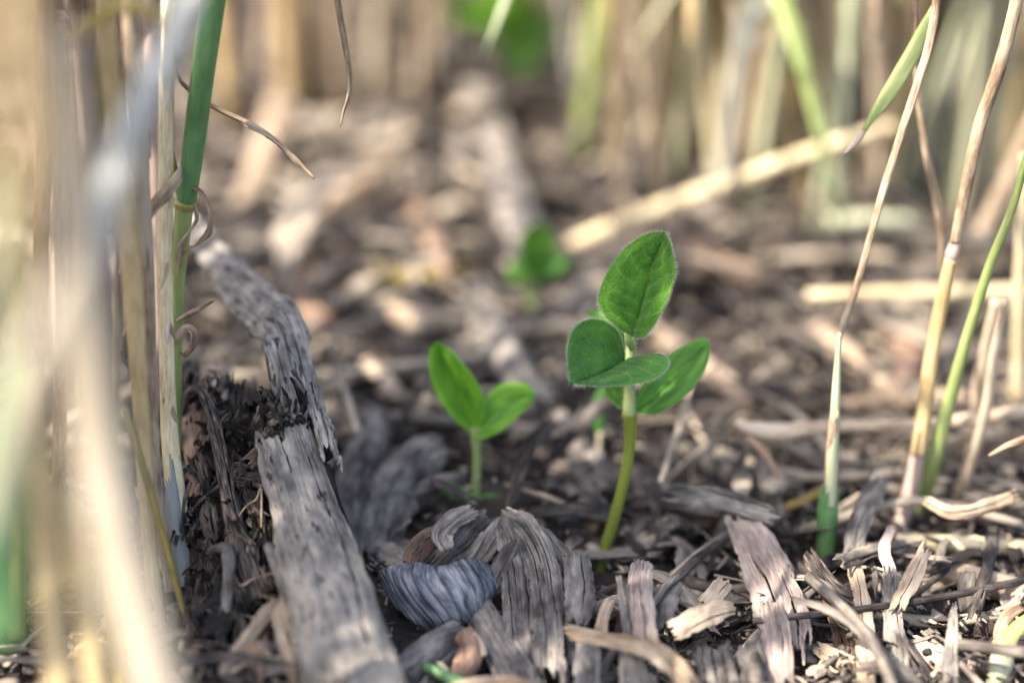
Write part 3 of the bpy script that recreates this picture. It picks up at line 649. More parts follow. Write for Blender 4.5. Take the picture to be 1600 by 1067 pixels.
# ------------------------------------------------------------------ centre foreground: curled husk and fibrous mound
Lt = path([(599, 892, 0.3355), (615, 884, 0.3325), (650, 880, 0.3295), (690, 885, 0.3280), (725, 874, 0.3295), (752, 878, 0.3320), (766, 893, 0.3345)])
Lb = path([(600, 896, 0.3355), (604, 920, 0.3315), (632, 960, 0.3275), (672, 985, 0.3255), (700, 989, 0.3270), (735, 968, 0.3310), (762, 935, 0.3345)])
n_u, n_v = 320, 70
A = catmull(Lt, n_u + 1); B = catmull(Lb, n_u + 1)
u = np.linspace(0, 1, n_u + 1)[:, None]; v = np.linspace(0, 1, n_v + 1)[None, :]
# ribs sweep from the upper edge down to the right: slide the lower curve back
P = A[:, None] * (1 - v[..., None]) + B[:, None] * v[..., None]
nn = nrm(np.cross(np.gradient(P, axis=0), np.gradient(P, axis=1))); nn = np.where(((CAM - P) * nn).sum(-1, keepdims=True) < 0, -nn, nn)
wd = np.linalg.norm(B - A, axis=1)[:, None]
rib = u - v * .46 * (1 - .45 * u) + .05 * np.sin(v * 3) + .022 * noise2(u * 5, v * 3)
rb = np.abs(np.sin(rib * math.pi * 13)) ** .4 * (.75 + .5 * noise2(rib * 15, v * 2 + 4))
dz = .30 * wd * (4 * v * (1 - v)) ** .8 + .00055 * rb - .0011 * np.exp(-(((rib * 13 + .5) % 1 - .5) / .10) ** 2) * (.6 + .5 * noise2(rib * 9, v * 3)) + .0004 * fbm(u * 8, v * 5, 3)
P = P + nn * dz[..., None]
P += (rng.normal(0, .00006, (n_u + 1, 1, 3)) * np.exp(-((v - 0) / .04) ** 2)[..., None])
mb = MB(); mb.grid(P, np.stack([v * 1.4 + 0 * u, rib * 2.2], -1), .5)
tag(mb.build('curled_husk', M['bluegrey'], None, P.reshape(-1, 3).min(0), thick=.0004), 'curled blue grey ribbed husk beside the pale stalk, lit by one small sun fleck', 'husk')
strip('husk_tail', 'narrow grey leaf blade rising from the right end of the curled husk', 'husk strip', 'grey', [(748, 948, .3335), (772, 905, .3325), (795, 862, .3335), (806, 845, .3345)], [6, 15, 12, 4], curl=.5, nu=60, nv=16, ridge=.00012, edge=.05, rnd=.3)
strip('husk_strip', 'straight striped grey leaf blade running down from the curled husk to the bottom edge', 'husk strip', 'grey', [(738, 935, .329), (768, 990, .322), (800, 1045, .315), (822, 1090, .311)], [24, 29, 32, 34], curl=.5, nu=110, nv=30, ridge=.0003, edge=.02, rnd=.62)
strip('husk_strip', 'wide dark grey leaf blade under the curled husk, split at its tip', 'husk strip', 'grey', [(730, 985, .323), (695, 1010, .3175), (655, 1045, .312), (620, 1095, .306)], [26, 34, 40, 44], curl=.6, nu=90, nv=30, ridge=.00035, edge=.05, rnd=.40, jag=(.1, .1), crack=((-.3, .35, 1.0, .05), (.3, .5, 1.0, .04)))
strip('leaf_scrap', 'small brown crumpled leaf scrap right under the curled husk', 'leaf scrap', 'brown', [(722, 985, .319), (735, 1010, .316), (726, 1040, .3135), (708, 1056, .312)], [16, 22, 20, 6], curl=.7, nu=50, nv=20, wob=.0009, edge=.15, rnd=.55)
strip('leaf_scrap', 'tiny orange tan flake leaning on the striped grey blade', 'leaf scrap', 'tan', [(736, 992, .3175), (748, 1006, .3165), (757, 1024, .3155)], [8, 9, 5], curl=.5, nu=24, nv=10, edge=.2, rnd=.6)
strip('husk_strip', 'pale edged tan leaf lying curved along the bottom edge', 'husk strip', 'tan', [(690, 1078, .3045), (740, 1066, .3035), (800, 1064, .303), (850, 1074, .3025)], [6, 9, 9, 5], curl=1.3, nu=70, nv=14, ridge=.0001, edge=.05, rnd=.3)
stem('green_shoot', 'short green shoot poking out at the bottom edge under the grey blades', 'shoot', 'green', [(662, 1040, .313), (690, 1054, .3115), (730, 1072, .310), (750, 1085, .3095)], [7, 10, 11, 11], nu=30, nv=14)
MN = [
 ([(775, 800, .345), (818, 826, .338), (845, 880, .331), (856, 960, .322), (858, 1080, .312)], [14, 24, 26, 26, 24], .52, 'long grey fibrous blade bowed down the right side of the mound'),
 ([(778, 805, .343), (800, 850, .336), (812, 920, .329), (818, 1000, .320), (826, 1090, .312)], [12, 24, 28, 30, 26], .45, 'grey fibrous blade hanging down the middle of the mound'),
 ([(800, 815, .345), (850, 845, .341), (880, 890, .335), (896, 960, .327), (900, 1080, .316)], [10, 18, 22, 24, 20], .42, 'outer dark grey blade at the right foot of the mound'),
 ([(770, 800, .345), (735, 835, .343), (700, 868, .341), (665, 905, .339)], [14, 26, 26, 18], .38, 'dark blade spreading left from the top of the mound behind the curled husk'),
 ([(790, 812, .343), (762, 850, .340), (735, 890, .338)], [12, 18, 14], .58, 'short violet grey blade on the left shoulder of the mound'),
 ([(745, 795, .343), (710, 812, .341), (690, 835, .338), (702, 862, .335)], [12, 16, 18, 10], .62, 'pale chip below the small seedling on the mound'),
 ([(690, 830, .342), (660, 850, .339), (640, 885, .336)], [14, 18, 14], .35, 'brown shaded chip left of the mound'),
]
for L, h, r_, lab in MN:
    strip('husk_strip', lab, 'husk strip', 'grey' if 'brown' not in lab else 'brown', L, h, curl=(.7, .5, .3), flat=.6, nu=160, nv=56, ridge=.0002, rf=2600, wob=.0010, edge=.14, jag=(.12, .10), rnd=r_, crack=((random.uniform(-.6, -.2), .25, .9, .05), (random.uniform(-.1, .2), .1, .6, .035), (random.uniform(.2, .7), .3, 1.2, .045)), thick=.0004)
# big soft grey blades behind the curled husk
for L, h, r_, lab in [
 ([(700, 690, .375), (650, 725, .366), (610, 790, .358), (580, 880, .348)], [26, 46, 44, 30], .42, 'broad dark grey blade sloping down to the stalk left of the small seedling'),
 ([(600, 640, .385), (575, 700, .374), (548, 780, .362), (560, 860, .352)], [22, 34, 34, 22], .34, 'shaded grey blade close to the right side of the stalk'),
 ([(640, 780, .362), (690, 760, .366), (735, 745, .372)], [20, 22, 12], .5, 'grey blade crossing behind the stem of the small seedling'),
 ([(530, 600, .41), (560, 640, .396), (620, 660, .390)], [18, 22, 14], .45, 'blurred grey blade beside the joint of the stalk')]:
    strip('husk_strip', lab, 'husk strip', 'grey', L, h, curl=.9, nu=60, nv=20, ridge=.0004, wob=.0005, edge=.08, jag=(.08, .1), rnd=r_)

# ------------------------------------------------------------------ left: wheat straws, the near ones out of focus
GF = 'wheat straws of the left row'
def wheat(label, L, hw, mat, group=None, parts=(), name='wheat_straw', cat='straw', **kw):
    P = path(L); low = P[np.argmin(P[:, 2])]
    e = empty(name, low, label, cat, group)
    stem('culm', None, None, mat, L, hw, parent=e, **kw)
    return e
# sharp group
w1 = wheat('sharp pale straw with black specks standing just left of the green stem', [(264, -40, .318), (261, 90, .320), (259, 260, .325), (258, 420, .328), (261, 560, .331), (266, 690, .332), (283, 830, .332), (306, 960, .331), (332, 1090, .330)], [11, 11, 12, 12, 12, 14, 17, 19, 22], 'straw', GF, nu=140, nv=18, ridge=.05, rf=4, flat=.7, rnd=.55, nodes=((.42, .12, .01),))
strip('sheath', 'split yellow green sheath', None, 'straw', [(226, 500, .332), (222, 600, .331), (226, 700, .330), (238, 800, .329), (262, 900, .327)], [10, 13, 13, 15, 12], parent=w1, curl=1.3, nu=80, nv=18, ridge=.0001, edge=.06, rnd=.75, jag=(.1, .1))
strip('sheath', 'grey sheath wrapping the foot', None, 'bluish', [(258, 700, .329), (270, 800, .3285), (288, 900, .328), (304, 1000, .327), (322, 1090, .326)], [10, 16, 18, 18, 16], parent=w1, curl=1.2, nu=80, nv=16, ridge=.0001, edge=.05, rnd=.3, jag=(.2, .0))
w2 = wheat('bright golden straw, second to the left of the spotted straw', [(160, -40, .288), (168, 60, .292), (180, 180, .299), (196, 320, .306), (208, 450, .311), (218, 600, .316), (228, 760, .320), (246, 960, .322), (262, 1090, .322)], [14, 14, 14, 15, 15, 13, 12, 12, 12], 'gold', GF, nu=120, nv=16, ridge=.10, rf=4, flat=.7, rnd=.7, nodes=((.16, .15, .012), (.5, .1, .01)))
w3 = wheat('pale ribbed straw between the golden straw and the spotted straw', [(200, -40, .30), (205, 60, .304), (214, 200, .310), (226, 340, .315), (233, 480, .319), (236, 620, .322), (244, 760, .325), (268, 920, .326), (290, 1090, .326)], [13, 13, 13, 12, 11, 10, 10, 10, 11], 'tan', GF, nu=120, nv=16, ridge=.08, rf=5, flat=.6, rnd=.3, nodes=((.3, .1, .012),))
strip('sheath', None, None, 'whitish', [(232, 120, .305), (222, 230, .309), (224, 330, .313), (232, 430, .317)], [8, 13, 15, 11], parent=w3, curl=1.1, nu=70, nv=14, ridge=.0001, edge=.05, jag=(.12, .2), rnd=.6)
random.seed(61)
for k in range(16):
    y = random.uniform(40, 980); x = np.interp(y, [0, 260, 560, 830, 960], [262, 259, 261, 283, 306]) - random.choice([0, 0, 30, 62]) + random.uniform(-8, 8); d = np.interp(y, [0, 260, 560, 960], [.315, .322, .328, .327]) - .001
    l = random.uniform(12, 60); sx = random.choice([-1, 1]) * random.uniform(2, 13)
    strip('shred', None, None, random.choice(['twine', 'twine', 'tan', 'charred']), [(x, y, d), (x + sx * .3, y + l * .5, d - .001), (x + sx, y + l, d - .002)], [2.5, random.uniform(2, 4.5), .8], parent=w1, curl=1.2, twist=(0, random.gauss(0, .8)), nu=24, nv=8, edge=.4, ridge=.0002, rnd=random.random())
w4 = wheat('thin brown stem crossing in front of the spotted straw near its foot', [(196, 640, .316), (212, 690, .317), (236, 770, .318), (262, 860, .319), (290, 960, .320), (330, 1030, .320)], [4, 5, 6, 6, 5, 4], 'olive', None, nu=70, nv=8, rnd=.2, name='dry_stalk', cat='dry stalk')
wheat('grey pink dried stub standing left behind the pale blurred straw', [(72, 195, .40), (84, 260, .403), (90, 330, .406), (96, 420, .41), (110, 600, .415)], [14, 15, 14, 14, 14], 'pink', None, nu=60, nv=12, name='wheat_stub', cat='stub', rnd=.3, flat=.7)
# the green stem with its node, loose leaf and tendrils
gp = pt(276, 505, .338)
gs = empty('wheat_plant', gp, 'thick blue green living wheat stem with a joint and brown sheath edge', 'wheat stem')
stem('culm', None, None, 'green', [(345, -60, .314), (332, 20, .318), (318, 110, .322), (305, 210, .327), (293, 300, .330), (289, 322, .331)], [20, 19, 18, 18, 16, 14], parent=gs, nu=90, nv=24, ridge=.03, rf=2, rnd=.2)
stem('node', None, None, 'olive', [(290, 314, .3308), (289, 321, .331), (288, 329, .3312)], [15.5, 17.5, 14], parent=gs, nu=14, nv=24, rnd=.9)
stem('culm', 'yellow green lower internode', None, 'lime', [(288, 324, .3312), (283, 380, .333), (279, 440, .336), (277, 500, .338), (275, 600, .342), (276, 760, .348)], [14, 12.5, 10, 9, 9, 9], parent=gs, nu=60, nv=20, ridge=.03, rnd=.25)
strip('sheath', 'olive brown sheath edge', None, 'olive', [(256, 90, .322), (257, 160, .324), (262, 220, .3265), (272, 270, .329), (284, 318, .3305)], [8, 9, 9, 8, 4], parent=gs, curl=1.3, nu=60, nv=12, ridge=.0001, rnd=.6)
strip('leaf', 'withered brown leaf hanging left across the straws', None, 'twine', [(284, 262, .3270), (276, 280, .3235), (258, 302, .321), (236, 328, .3195), (214, 358, .3195), (200, 385, .320), (186, 428, .322)], [5, 12, 13, 10, 8, 5, 2], parent=gs, curl=(1.6, 1.0, 1.8), twist=(.3, -.3, .5), nu=90, nv=16, ridge=.00025, wob=.0003, edge=.1, rnd=.5)
strip('leaf', 'dried tendril curling right at the joint', None, 'twine', [(300, 290, .329), (316, 305, .327), (328, 335, .326), (326, 365, .327), (308, 384, .328), (290, 392, .328), (284, 408, .3285)], [2.5, 5, 3.5, 6.5, 4.5, 6, 1], parent=gs, curl=(1.3, .4, 1.5, .6), twist=(0, 1.6, .3, 2.2, .5), nu=90, nv=12, ridge=.0003, wob=.0005, edge=.45, rnd=.4)
strip('leaf', 'second dried tendril hanging from the joint', None, 'twine', [(304, 318, .328), (306, 345, .327), (294, 366, .3265), (283, 385, .327), (279, 410, .3275), (274, 432, .328)], [1.5, 5, 3.5, 6, 4, 1], parent=gs, curl=(1.3, .5, 1.3), twist=(0, 1.8, -.5, 1), nu=80, nv=12, ridge=.0003, wob=.0005, edge=.45, rnd=.3)
strip('leaf', 'thin withered leaf reaching right into the open', None, 'twine', [(270, 88, .332), (280, 122, .332), (300, 142, .333), (328, 164, .3335), (365, 184, .334), (400, 199, .334), (428, 216, .334), (460, 246, .334), (491, 279, .334)], [1, 3, 4, 4.5, 5.5, 8, 6, 5, 1], parent=gs, curl=(1.4, 1.8, 1.2, 1.8), twist=(0, .6, -.4, 1.0, .2), nu=130, nv=12, ridge=.0003, wob=.0005, edge=.4, rnd=.35)
strip('leaf', 'small curled leaf at the stalk bend', None, 'twine', [(262, 548, .333), (275, 528, .331), (290, 512, .330), (304, 518, .330), (303, 540, .331), (290, 556, .332), (280, 552, .333)], [3, 6, 8, 8, 7, 5, 2], parent=gs, curl=1.2, twist=(0, .5, 1), nu=70, nv=12, edge=.12, ridge=.0002, rnd=.45)
strip('leaf', None, None, 'twine', [(276, 502, .333), (292, 492, .332), (312, 482, .331), (334, 469, .330)], [3, 4, 4, .8], parent=gs, curl=1.3, nu=40, nv=8, rnd=.3)
strip('dry_tendril', 'twisted brown dry leaf tip hanging from above, alone at the top', 'dry leaf', 'twine', [(520, -120, .325), (524, -30, .328), (531, 20, .330), (540, 70, .332), (547, 115, .333), (546, 150, .334), (538, 175, .3345), (532, 198, .335)], [7, 7, 6, 6, 5, 4.5, 3, 1], curl=(1.4, 1.8, 1.2), twist=(.2, 1.2, 0, .8), nu=110, nv=12, ridge=.0002, edge=.12, rnd=.3)
# near, blurred
wheat('broad bleached straw, thickest blurred one in the left foreground', [(104, 55, .192), (112, 150, .196), (120, 300, .20), (128, 420, .203), (140, 560, .206), (158, 700, .209), (186, 850, .211), (226, 1000, .212), (255, 1110, .212)], [24, 30, 32, 33, 38, 42, 43, 43, 42], 'whitish', 'blurred near straws', nu=60, nv=18, ridge=.06, flat=.6, rnd=.6)
strip('wheat_leaf', 'blue grey blurred blade slanting down from the top over the straws', 'wheat blade', 'bluish', [(318, -60, .235), (290, 20, .232), (248, 110, .228), (208, 190, .225), (180, 270, .222), (165, 350, .219), (158, 440, .216)], [18, 20, 22, 22, 22, 20, 10], curl=.7, nu=60, nv=12, rnd=.5, group='blurred near straws')
strip('wheat_leaf', 'blurred arching blade across the top left corner', 'wheat blade', 'olive', [(110, 60, .27), (150, 30, .268), (200, 10, .266), (238, 20, .266), (262, 60, .268)], [9, 10, 11, 10, 4], curl=.8, nu=50, nv=10, rnd=.7)
strip('dry_curl', 'small dark curled leaf end at the top left', 'dry leaf', 'twine', [(70, 60, .34), (76, 36, .338), (92, 24, .337), (104, 34, .336), (108, 56, .337)], [3, 5, 8, 7, 3], curl=1.0, nu=40, nv=10, rnd=.4, ridge=.0002)
for L, h, m_, r_, lab in [
 ([(22, -60, .17), (30, 80, .172), (38, 220, .175), (30, 380, .178), (20, 520, .18)], [26, 27, 27, 22, 14], 'gold', .35, 'blurred golden brown straw in the very top left corner'),
 ([(-14, 260, .17), (-8, 380, .172), (-4, 470, .175), (-10, 560, .178)], [14, 20, 22, 16], 'palegreen', .4, 'blurred pale green stem cut by the left edge, upper half'),
 ([(26, 560, .21), (14, 680, .211), (6, 800, .212), (4, 920, .213), (2, 1000, .213)], [22, 34, 36, 34, 30], 'green', .4, 'blurred deep green blade at the lower left edge'),
 ([(112, 420, .175), (62, 530, .172), (22, 620, .17), (-10, 720, .168), (-40, 840, .166)], [18, 22, 23, 22, 20], 'whitish', .75, 'blurred white straw slanting down to the left edge'),
 ([(54, 590, .245), (62, 720, .247), (74, 860, .249), (86, 1000, .25), (96, 1100, .25)], [20, 24, 25, 24, 23], 'gold', .65, 'blurred golden straw upright near the lower left edge'),
 ([(96, 760, .25), (118, 860, .25), (136, 960, .25), (156, 1100, .25)], [12, 17, 18, 18], 'gold', .8, 'shorter blurred golden straw right of the upright golden one'),
 ([(150, 600, .30), (160, 740, .302), (166, 880, .303), (190, 1100, .303)], [10, 10, 11, 12], 'olive', .15, 'dark thin stem in the gap beside the broad bleached straw'),
 ([(60, -60, .30), (66, 60, .303), (70, 200, .307), (64, 420, .315), (58, 640, .32)], [12, 12, 12, 12, 12], 'brown', .9, 'tan straw behind the corner straw at the upper left'),  # tan straw coloured brown, standing in for shade between the straws
 ([(118, -60, .36), (122, 60, .363), (132, 220, .37), (140, 420, .38), (150, 640, .39)], [12, 12, 13, 13, 13], 'brown', .8, 'brown straw behind the broad bleached straw'),
 ([(232, -60, .36), (236, 60, .363), (240, 220, .37), (246, 420, .38), (250, 640, .39)], [11, 11, 12, 12, 12], 'pink', .3, 'pinkish straw glimpsed in the gap left of the spotted straw'),
 ([(20, 380, .30), (34, 560, .305), (30, 760, .31), (28, 1000, .31)], [12, 13, 13, 13], 'olive', .4, 'olive stem behind the deep green blade at the left edge'),
 ]:
    wheat(lab, L, h, m_, 'blurred near straws', nu=50, nv=14, ridge=.08, flat=.7, rnd=r_)
# stubble behind the left row, coloured dark to stand in for shaded gaps
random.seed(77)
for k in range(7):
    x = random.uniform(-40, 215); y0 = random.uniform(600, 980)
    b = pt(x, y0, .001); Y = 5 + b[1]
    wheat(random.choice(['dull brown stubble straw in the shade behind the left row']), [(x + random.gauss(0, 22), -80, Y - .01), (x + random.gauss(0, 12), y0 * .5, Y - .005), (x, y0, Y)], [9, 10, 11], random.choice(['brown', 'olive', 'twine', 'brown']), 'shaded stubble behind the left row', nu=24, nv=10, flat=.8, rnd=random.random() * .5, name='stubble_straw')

# ------------------------------------------------------------------ right: living and dry stems
r1 = wheat('tan jointed straw with a grey purple joint and pinkish foot, tallest at the right', [(1600, -60, .328), (1582, 30, .331), (1560, 110, .3345), (1530, 200, .339), (1508, 300, .344), (1492, 380, .348)], [10, 10.5, 11, 10.5, 9.5, 8], 'twine', 'stems at the right', nu=80, nv=14, ridge=.1, rnd=.55)
stem('node', None, None, 'pink', [(1493, 376, .348), (1488, 396, .349), (1484, 412, .350)], [8, 11, 8], parent=r1, nu=10, nv=12, rnd=.2)
stem('culm', None, None, 'gold', [(1486, 404, .3495), (1470, 480, .354), (1455, 560, .358), (1445, 640, .362), (1434, 710, .365)], [10, 11, 11.5, 12, 11], parent=r1, nu=50, nv=14, ridge=.05, rnd=.45)
stem('foot', None, None, 'pink', [(1436, 700, .365), (1424, 760, .368), (1408, 815, .370), (1385, 850, .371)], [11, 12, 11, 9], parent=r1, nu=30, nv=12, rnd=.4)
r2 = wheat('thin forked dry stem just left of the jointed straw', [(1432, -60, .345), (1431, 60, .350), (1434, 150, .354), (1447, 240, .357), (1462, 310, .360), (1470, 370, .362), (1472, 440, .365)], [4.5, 5, 5, 6, 7, 6, 4], 'twine', 'stems at the right', nu=60, nv=10, ridge=.15, rnd=.35)
strip('dry_leaf', 'long narrow tan dry blade hanging down and tapering to a point', 'dry blade', 'twine', [(1470, -60, .330), (1462, 20, .333), (1450, 80, .335), (1428, 150, .337), (1404, 225, .339), (1380, 300, .341), (1358, 380, .343), (1338, 450, .345), (1318, 505, .346), (1306, 550, .347)], [7, 9, 8, 9, 8, 8, 7, 7, 6, 1], curl=1.5, nu=110, nv=14, ridge=.00015, edge=.08, rnd=.62, twist=(0, .4, 0))
strip('young_leaf', 'yellow green narrow leaf with a dry pinkish tip, upper right', 'leaf', 'lime', [(1462, 5, .340), (1446, 45, .341), (1420, 95, .342), (1390, 145, .343), (1366, 180, .344), (1350, 205, .345)], [3, 11, 13, 12, 7, 3], curl=.5, nu=60, nv=14, ridge=.00006, rnd=.75)
strip('dry_tip', 'tiny dried tip below the yellow green leaf', 'leaf tip', 'pink', [(1352, 202, .345), (1338, 222, .3455), (1320, 240, .346)], [3, 4, 1], curl=.8, nu=20, nv=8, rnd=.8)
Yb = yat(1291, 892)
r3 = empty('wheat_shoot', pt(1291, 892, Yb), 'short upright shoot, tan above and green sheathed below, right of centre', 'shoot')
stem('culm', None, None, 'palegreen', [(1312, 520, Yb + .004), (1308, 580, Yb + .003), (1304, 660, Yb + .001), (1300, 730, Yb), (1296, 790, Yb)], [3, 6, 8, 9, 10], parent=r3, nu=40, nv=12, rnd=.35, nodes=((.5, .12, .02),))
strip('sheath', 'papery tan sheath', None, 'twine', [(1303, 640, Yb), (1300, 720, Yb - .0005), (1296, 790, Yb - .001)], [14, 22, 27], parent=r3, nu=50, nv=24, curl=2.4, rnd=.85, jag=(.2, .2), edge=.06, ridge=.0001)
strip('sheath', 'green lower sheath', None, 'green', [(1297, 755, Yb - .001), (1293, 800, Yb - .001), (1291, 850, Yb - .001), (1289, 886, Yb - .001), (1288, 905, Yb)], [30, 40, 40, 32, 20], parent=r3, nu=50, nv=24, curl=2.6, rnd=.5, jag=(.15, .05), ridge=.00008)
for L, h, m_, r_, lab, nm in [
 ([(1612, 215, 5), (1580, 330, 5), (1545, 420, 5), (1510, 530, 5), (1480, 640, 5), (1452, 740, 5), (1438, 800, 5)], [5, 7, 8, 9, 11, 14, 10], 'lime', .6, 'bright yellow green stem behind the jointed straw', 'wheat_plant'),
 ([(1620, 180, 5), (1585, 260, 5), (1545, 340, 5), (1505, 420, 5), (1480, 480, 5)], [11, 12, 11, 9, 7], 'tan', .6, 'tan dry stem slanting in from the right edge behind the jointed straw', 'wheat_straw'),
 ([(1600, 240, 5), (1598, 350, 5), (1594, 450, 5), (1592, 540, 5), (1590, 620, 5), (1588, 650, 5)], [8, 10, 11, 11, 11, 10], 'straw', .5, 'pale upright straw along the right edge', 'wheat_straw'),
 ([(1570, 470, 5), (1552, 560, 5), (1540, 640, 5), (1510, 740, 5), (1490, 790, 5)], [6, 8, 9, 10, 9], 'tan', .85, 'yellowish stubby stem between the green stem and right edge', 'wheat_plant'),
 ([(1556, 470, 5), (1530, 600, 5), (1528, 660, 5), (1518, 740, 5)], [8, 11, 12, 12], 'tan', .75, 'faint tan stem behind the yellowish stubby one', 'wheat_straw')]:
    Y = yat(L[-1][0], L[-1][1]); n = len(L)
    L = [(a, b, Y - .012 * (1 - i / (n - 1))) for i, (a, b, c) in enumerate(L)]
    wheat(lab, L, h, m_, 'stems at the right', nu=50, nv=12, ridge=.06, rnd=r_, name=nm)

# straws and sticks lying on the litter
def lying(lab, L, hw, mat, nm='fallen_straw', cat='fallen straw', kind='tube', **kw):
    (stem if kind == 'tube' else strip)(nm, lab, cat, mat, L, hw, **kw)
lying('pale fallen straw with a bulging tan broken end, right of the taller seedling', [(1152, 664, .374), (1180, 674, .373), (1230, 672, .373), (1330, 666, .374), (1420, 664, .376), (1520, 654, .378), (1640, 636, .381)], [7, 14, 13, 9, 9, 10, 10], 'tan', rnd=.75, nu=90, nv=14, flat=.7, ridge=.05)
strip('husk_scrap', 'sunlit tan broken sheath end capping the pale fallen straw', 'husk', 'tan', [(1150, 660, .372), (1180, 672, .370), (1225, 676, .370), (1262, 670, .371)], [8, 19, 18, 10], curl=1.4, nu=40, nv=14, ridge=.0002, edge=.1, rnd=.95)
strip('dry_tip', 'brown dry leaf tip hooked downward under the fallen straw end', 'leaf tip', 'brown', [(1168, 684, .366), (1188, 700, .364), (1205, 724, .362), (1216, 750, .361)], [3, 7, 6, 1.5], curl=1.0, nu=30, nv=10, rnd=.75)
lying('thin pale straw held level behind the jointed straw', [(1262, 462, .44), (1340, 459, .44), (1450, 457, .442), (1640, 455, .445)], [9, 9, 10, 10], 'straw', rnd=.35, nu=50, nv=12)
lying('pale green short straw lying far behind at the right', [(1295, 348, .50), (1370, 346, .50), (1460, 352, .50)], [13, 14, 12], 'palegreen', rnd=.7, nu=30, nv=12)
lying('cream fallen straw with faint joints at the lower right', [(1400, 846, .004), (1470, 848, .004), (1540, 852, .004), (1640, 856, .004)], [13, 13, 13, 13], 'straw', rnd=.6, nu=60, nv=14, nodes=((.15, .2, .02), (.6, .2, .02)))
lying('thick tan fallen straw half in shade near the right edge', [(1465, 888, .003), (1530, 908, .003), (1640, 938, .003)], [18, 22, 22], 'tan', rnd=.55, nu=40, nv=16, ridge=.05)
lying('long pinkish grey stick lying across behind the pale fallen straw', [(990, 655, .003), (1120, 640, .004), (1300, 634, .005), (1450, 622, .005), (1640, 612, .005)], [8, 10, 11, 11, 11], 'tan', rnd=.2, nu=70, nv=12, ridge=.08)
lying('tan stick slanting down behind the lower right seed leaf', [(985, 500, .006), (1060, 545, .005), (1120, 590, .005), (1190, 635, .004)], [15, 18, 18, 16], 'tan', rnd=.5, nu=50, nv=14, ridge=.1, flat=.6)
lying('thick grey tan stick pointing down at the tan blade tip', [(1270, 505, .005), (1330, 560, .005), (1400, 620, .004)], [16, 18, 14], 'tan', rnd=.3, nu=40, nv=14, ridge=.1)
lying('long pale straw leaning up to the right behind the top leaf', [(850, 402, .50), (900, 378, .497), (1000, 335, .49), (1130, 288, .482), (1260, 240, .476), (1400, 196, .47)], [9, 10, 11, 11, 11, 10], 'straw', rnd=.25, nu=90, nv=16, ridge=.04, flat=.8)
lying('thin tan straw bent over the litter at the foot of the taller seedling', [(790, 758, .004), (850, 775, .006), (905, 800, .006), (960, 818, .004), (1040, 822, .003), (1110, 818, .003)], [3, 4.5, 5, 5, 5, 4], 'twine', rnd=.6, nu=70, nv=8)
lying('yellow green fallen straw left of the long leaning straw', [(545, 422, .004), (620, 428, .006), (700, 432, .006), (740, 420, .004)], [12, 14, 14, 10], 'olive', rnd=.6, nu=40, nv=12)
lying('thin olive straw lying behind the shoot at lower right', [(1180, 810, .003), (1260, 780, .004), (1330, 740, .005)], [6, 7, 6], 'olive', rnd=.6, nu=40, nv=8)
lying('thin twisted tan tip reaching in at the right edge', [(1545, 712, .345), (1570, 698, .344), (1590, 690, .343), (1640, 672, .342)], [2, 5, 7, 8], 'twine', kind='strip', nm='dry_tip', cat='leaf tip', curl=1.4, nu=40, nv=10, rnd=.5)
# large blurred residue pieces behind
for L, h, m_, r_, lab in [
 ([(742, 120, .010), (766, 200, .016), (798, 300, .018), (836, 420, .012)], [26, 30, 36, 30], 'grey', .62, 'big grey maize stalk piece lying at the centre top, blurred'),
 ([(735, 430, .008), (760, 500, .010), (800, 570, .008), (850, 640, .004)], [26, 32, 30, 24], 'grey', .65, 'pale grey maize blade lying above the shorter seedling'),
 ([(860, 640, .006), (910, 700, .006), (960, 760, .003)], [18, 22, 16], 'grey', .5, 'grey blade left of the stem of the taller seedling'),
 ([(430, 430, .005), (500, 350, .010), (580, 280, .010), (640, 210, .006)], [16, 20, 22, 18], 'tan', .35, 'blurred tan blade slanting up right above the stalk'),
 ([(560, 400, .006), (480, 460, .008), (520, 520, .004)], [20, 26, 18], 'brown', .75, 'brown curled leaf in shade right of the stalk bend'),
 ([(600, 480, .006), (650, 500, .010), (740, 500, .005)], [16, 20, 14], 'tan', .55, 'pinkish tan chip above the left leaf of the small seedling'),
 ([(560, 560, .005), (600, 600, .012), (640, 640, .004)], [14, 18, 12], 'tan', .7, 'sunlit tan flake left of the small seedling leaves'),
 ([(470, 60, .004), (430, 200, .012), (380, 330, .006)], [22, 26, 22], 'tan', .45, 'wide tan blade blurred behind the withered leaf'),
 ([(640, 300, .004), (680, 380, .012), (700, 460, .004)], [14, 18, 14], 'brown', .9, 'reddish brown strip among grey pieces at left centre'),
 ([(1050, 380, .004), (1150, 430, .010), (1230, 450, .004)], [20, 24, 16], 'brown', .85, 'brown blade lying behind the top leaf, right side'),
 ([(900, 450, .004), (930, 520, .008), (920, 570, .004)], [18, 22, 14], 'grey', .55, 'grey scrap showing between the two seedlings'),
 ([(1080, 700, .006), (1150, 740, .006), (1250, 760, .004)], [16, 20, 14], 'grey', .5, 'dark grey blade under the brown hooked leaf tip'),
 ([(1380, 500, .004), (1420, 560, .008), (1400, 600, .004)], [16, 22, 14], 'brown', .7, 'brown scrap behind the tan jointed straw'),
 ([(330, 430, .004), (380, 400, .010), (470, 400, .004)], [18, 24, 16], 'grey', .7, 'pale grey piece seen above the bend of the stalk')]:
    strip('residue_piece', lab, 'crop residue', m_, L, h, curl=.9, nu=50, nv=16, ridge=.0004, wob=.0006, edge=.12, jag=(.08, .12), rnd=r_, thick=.0008)

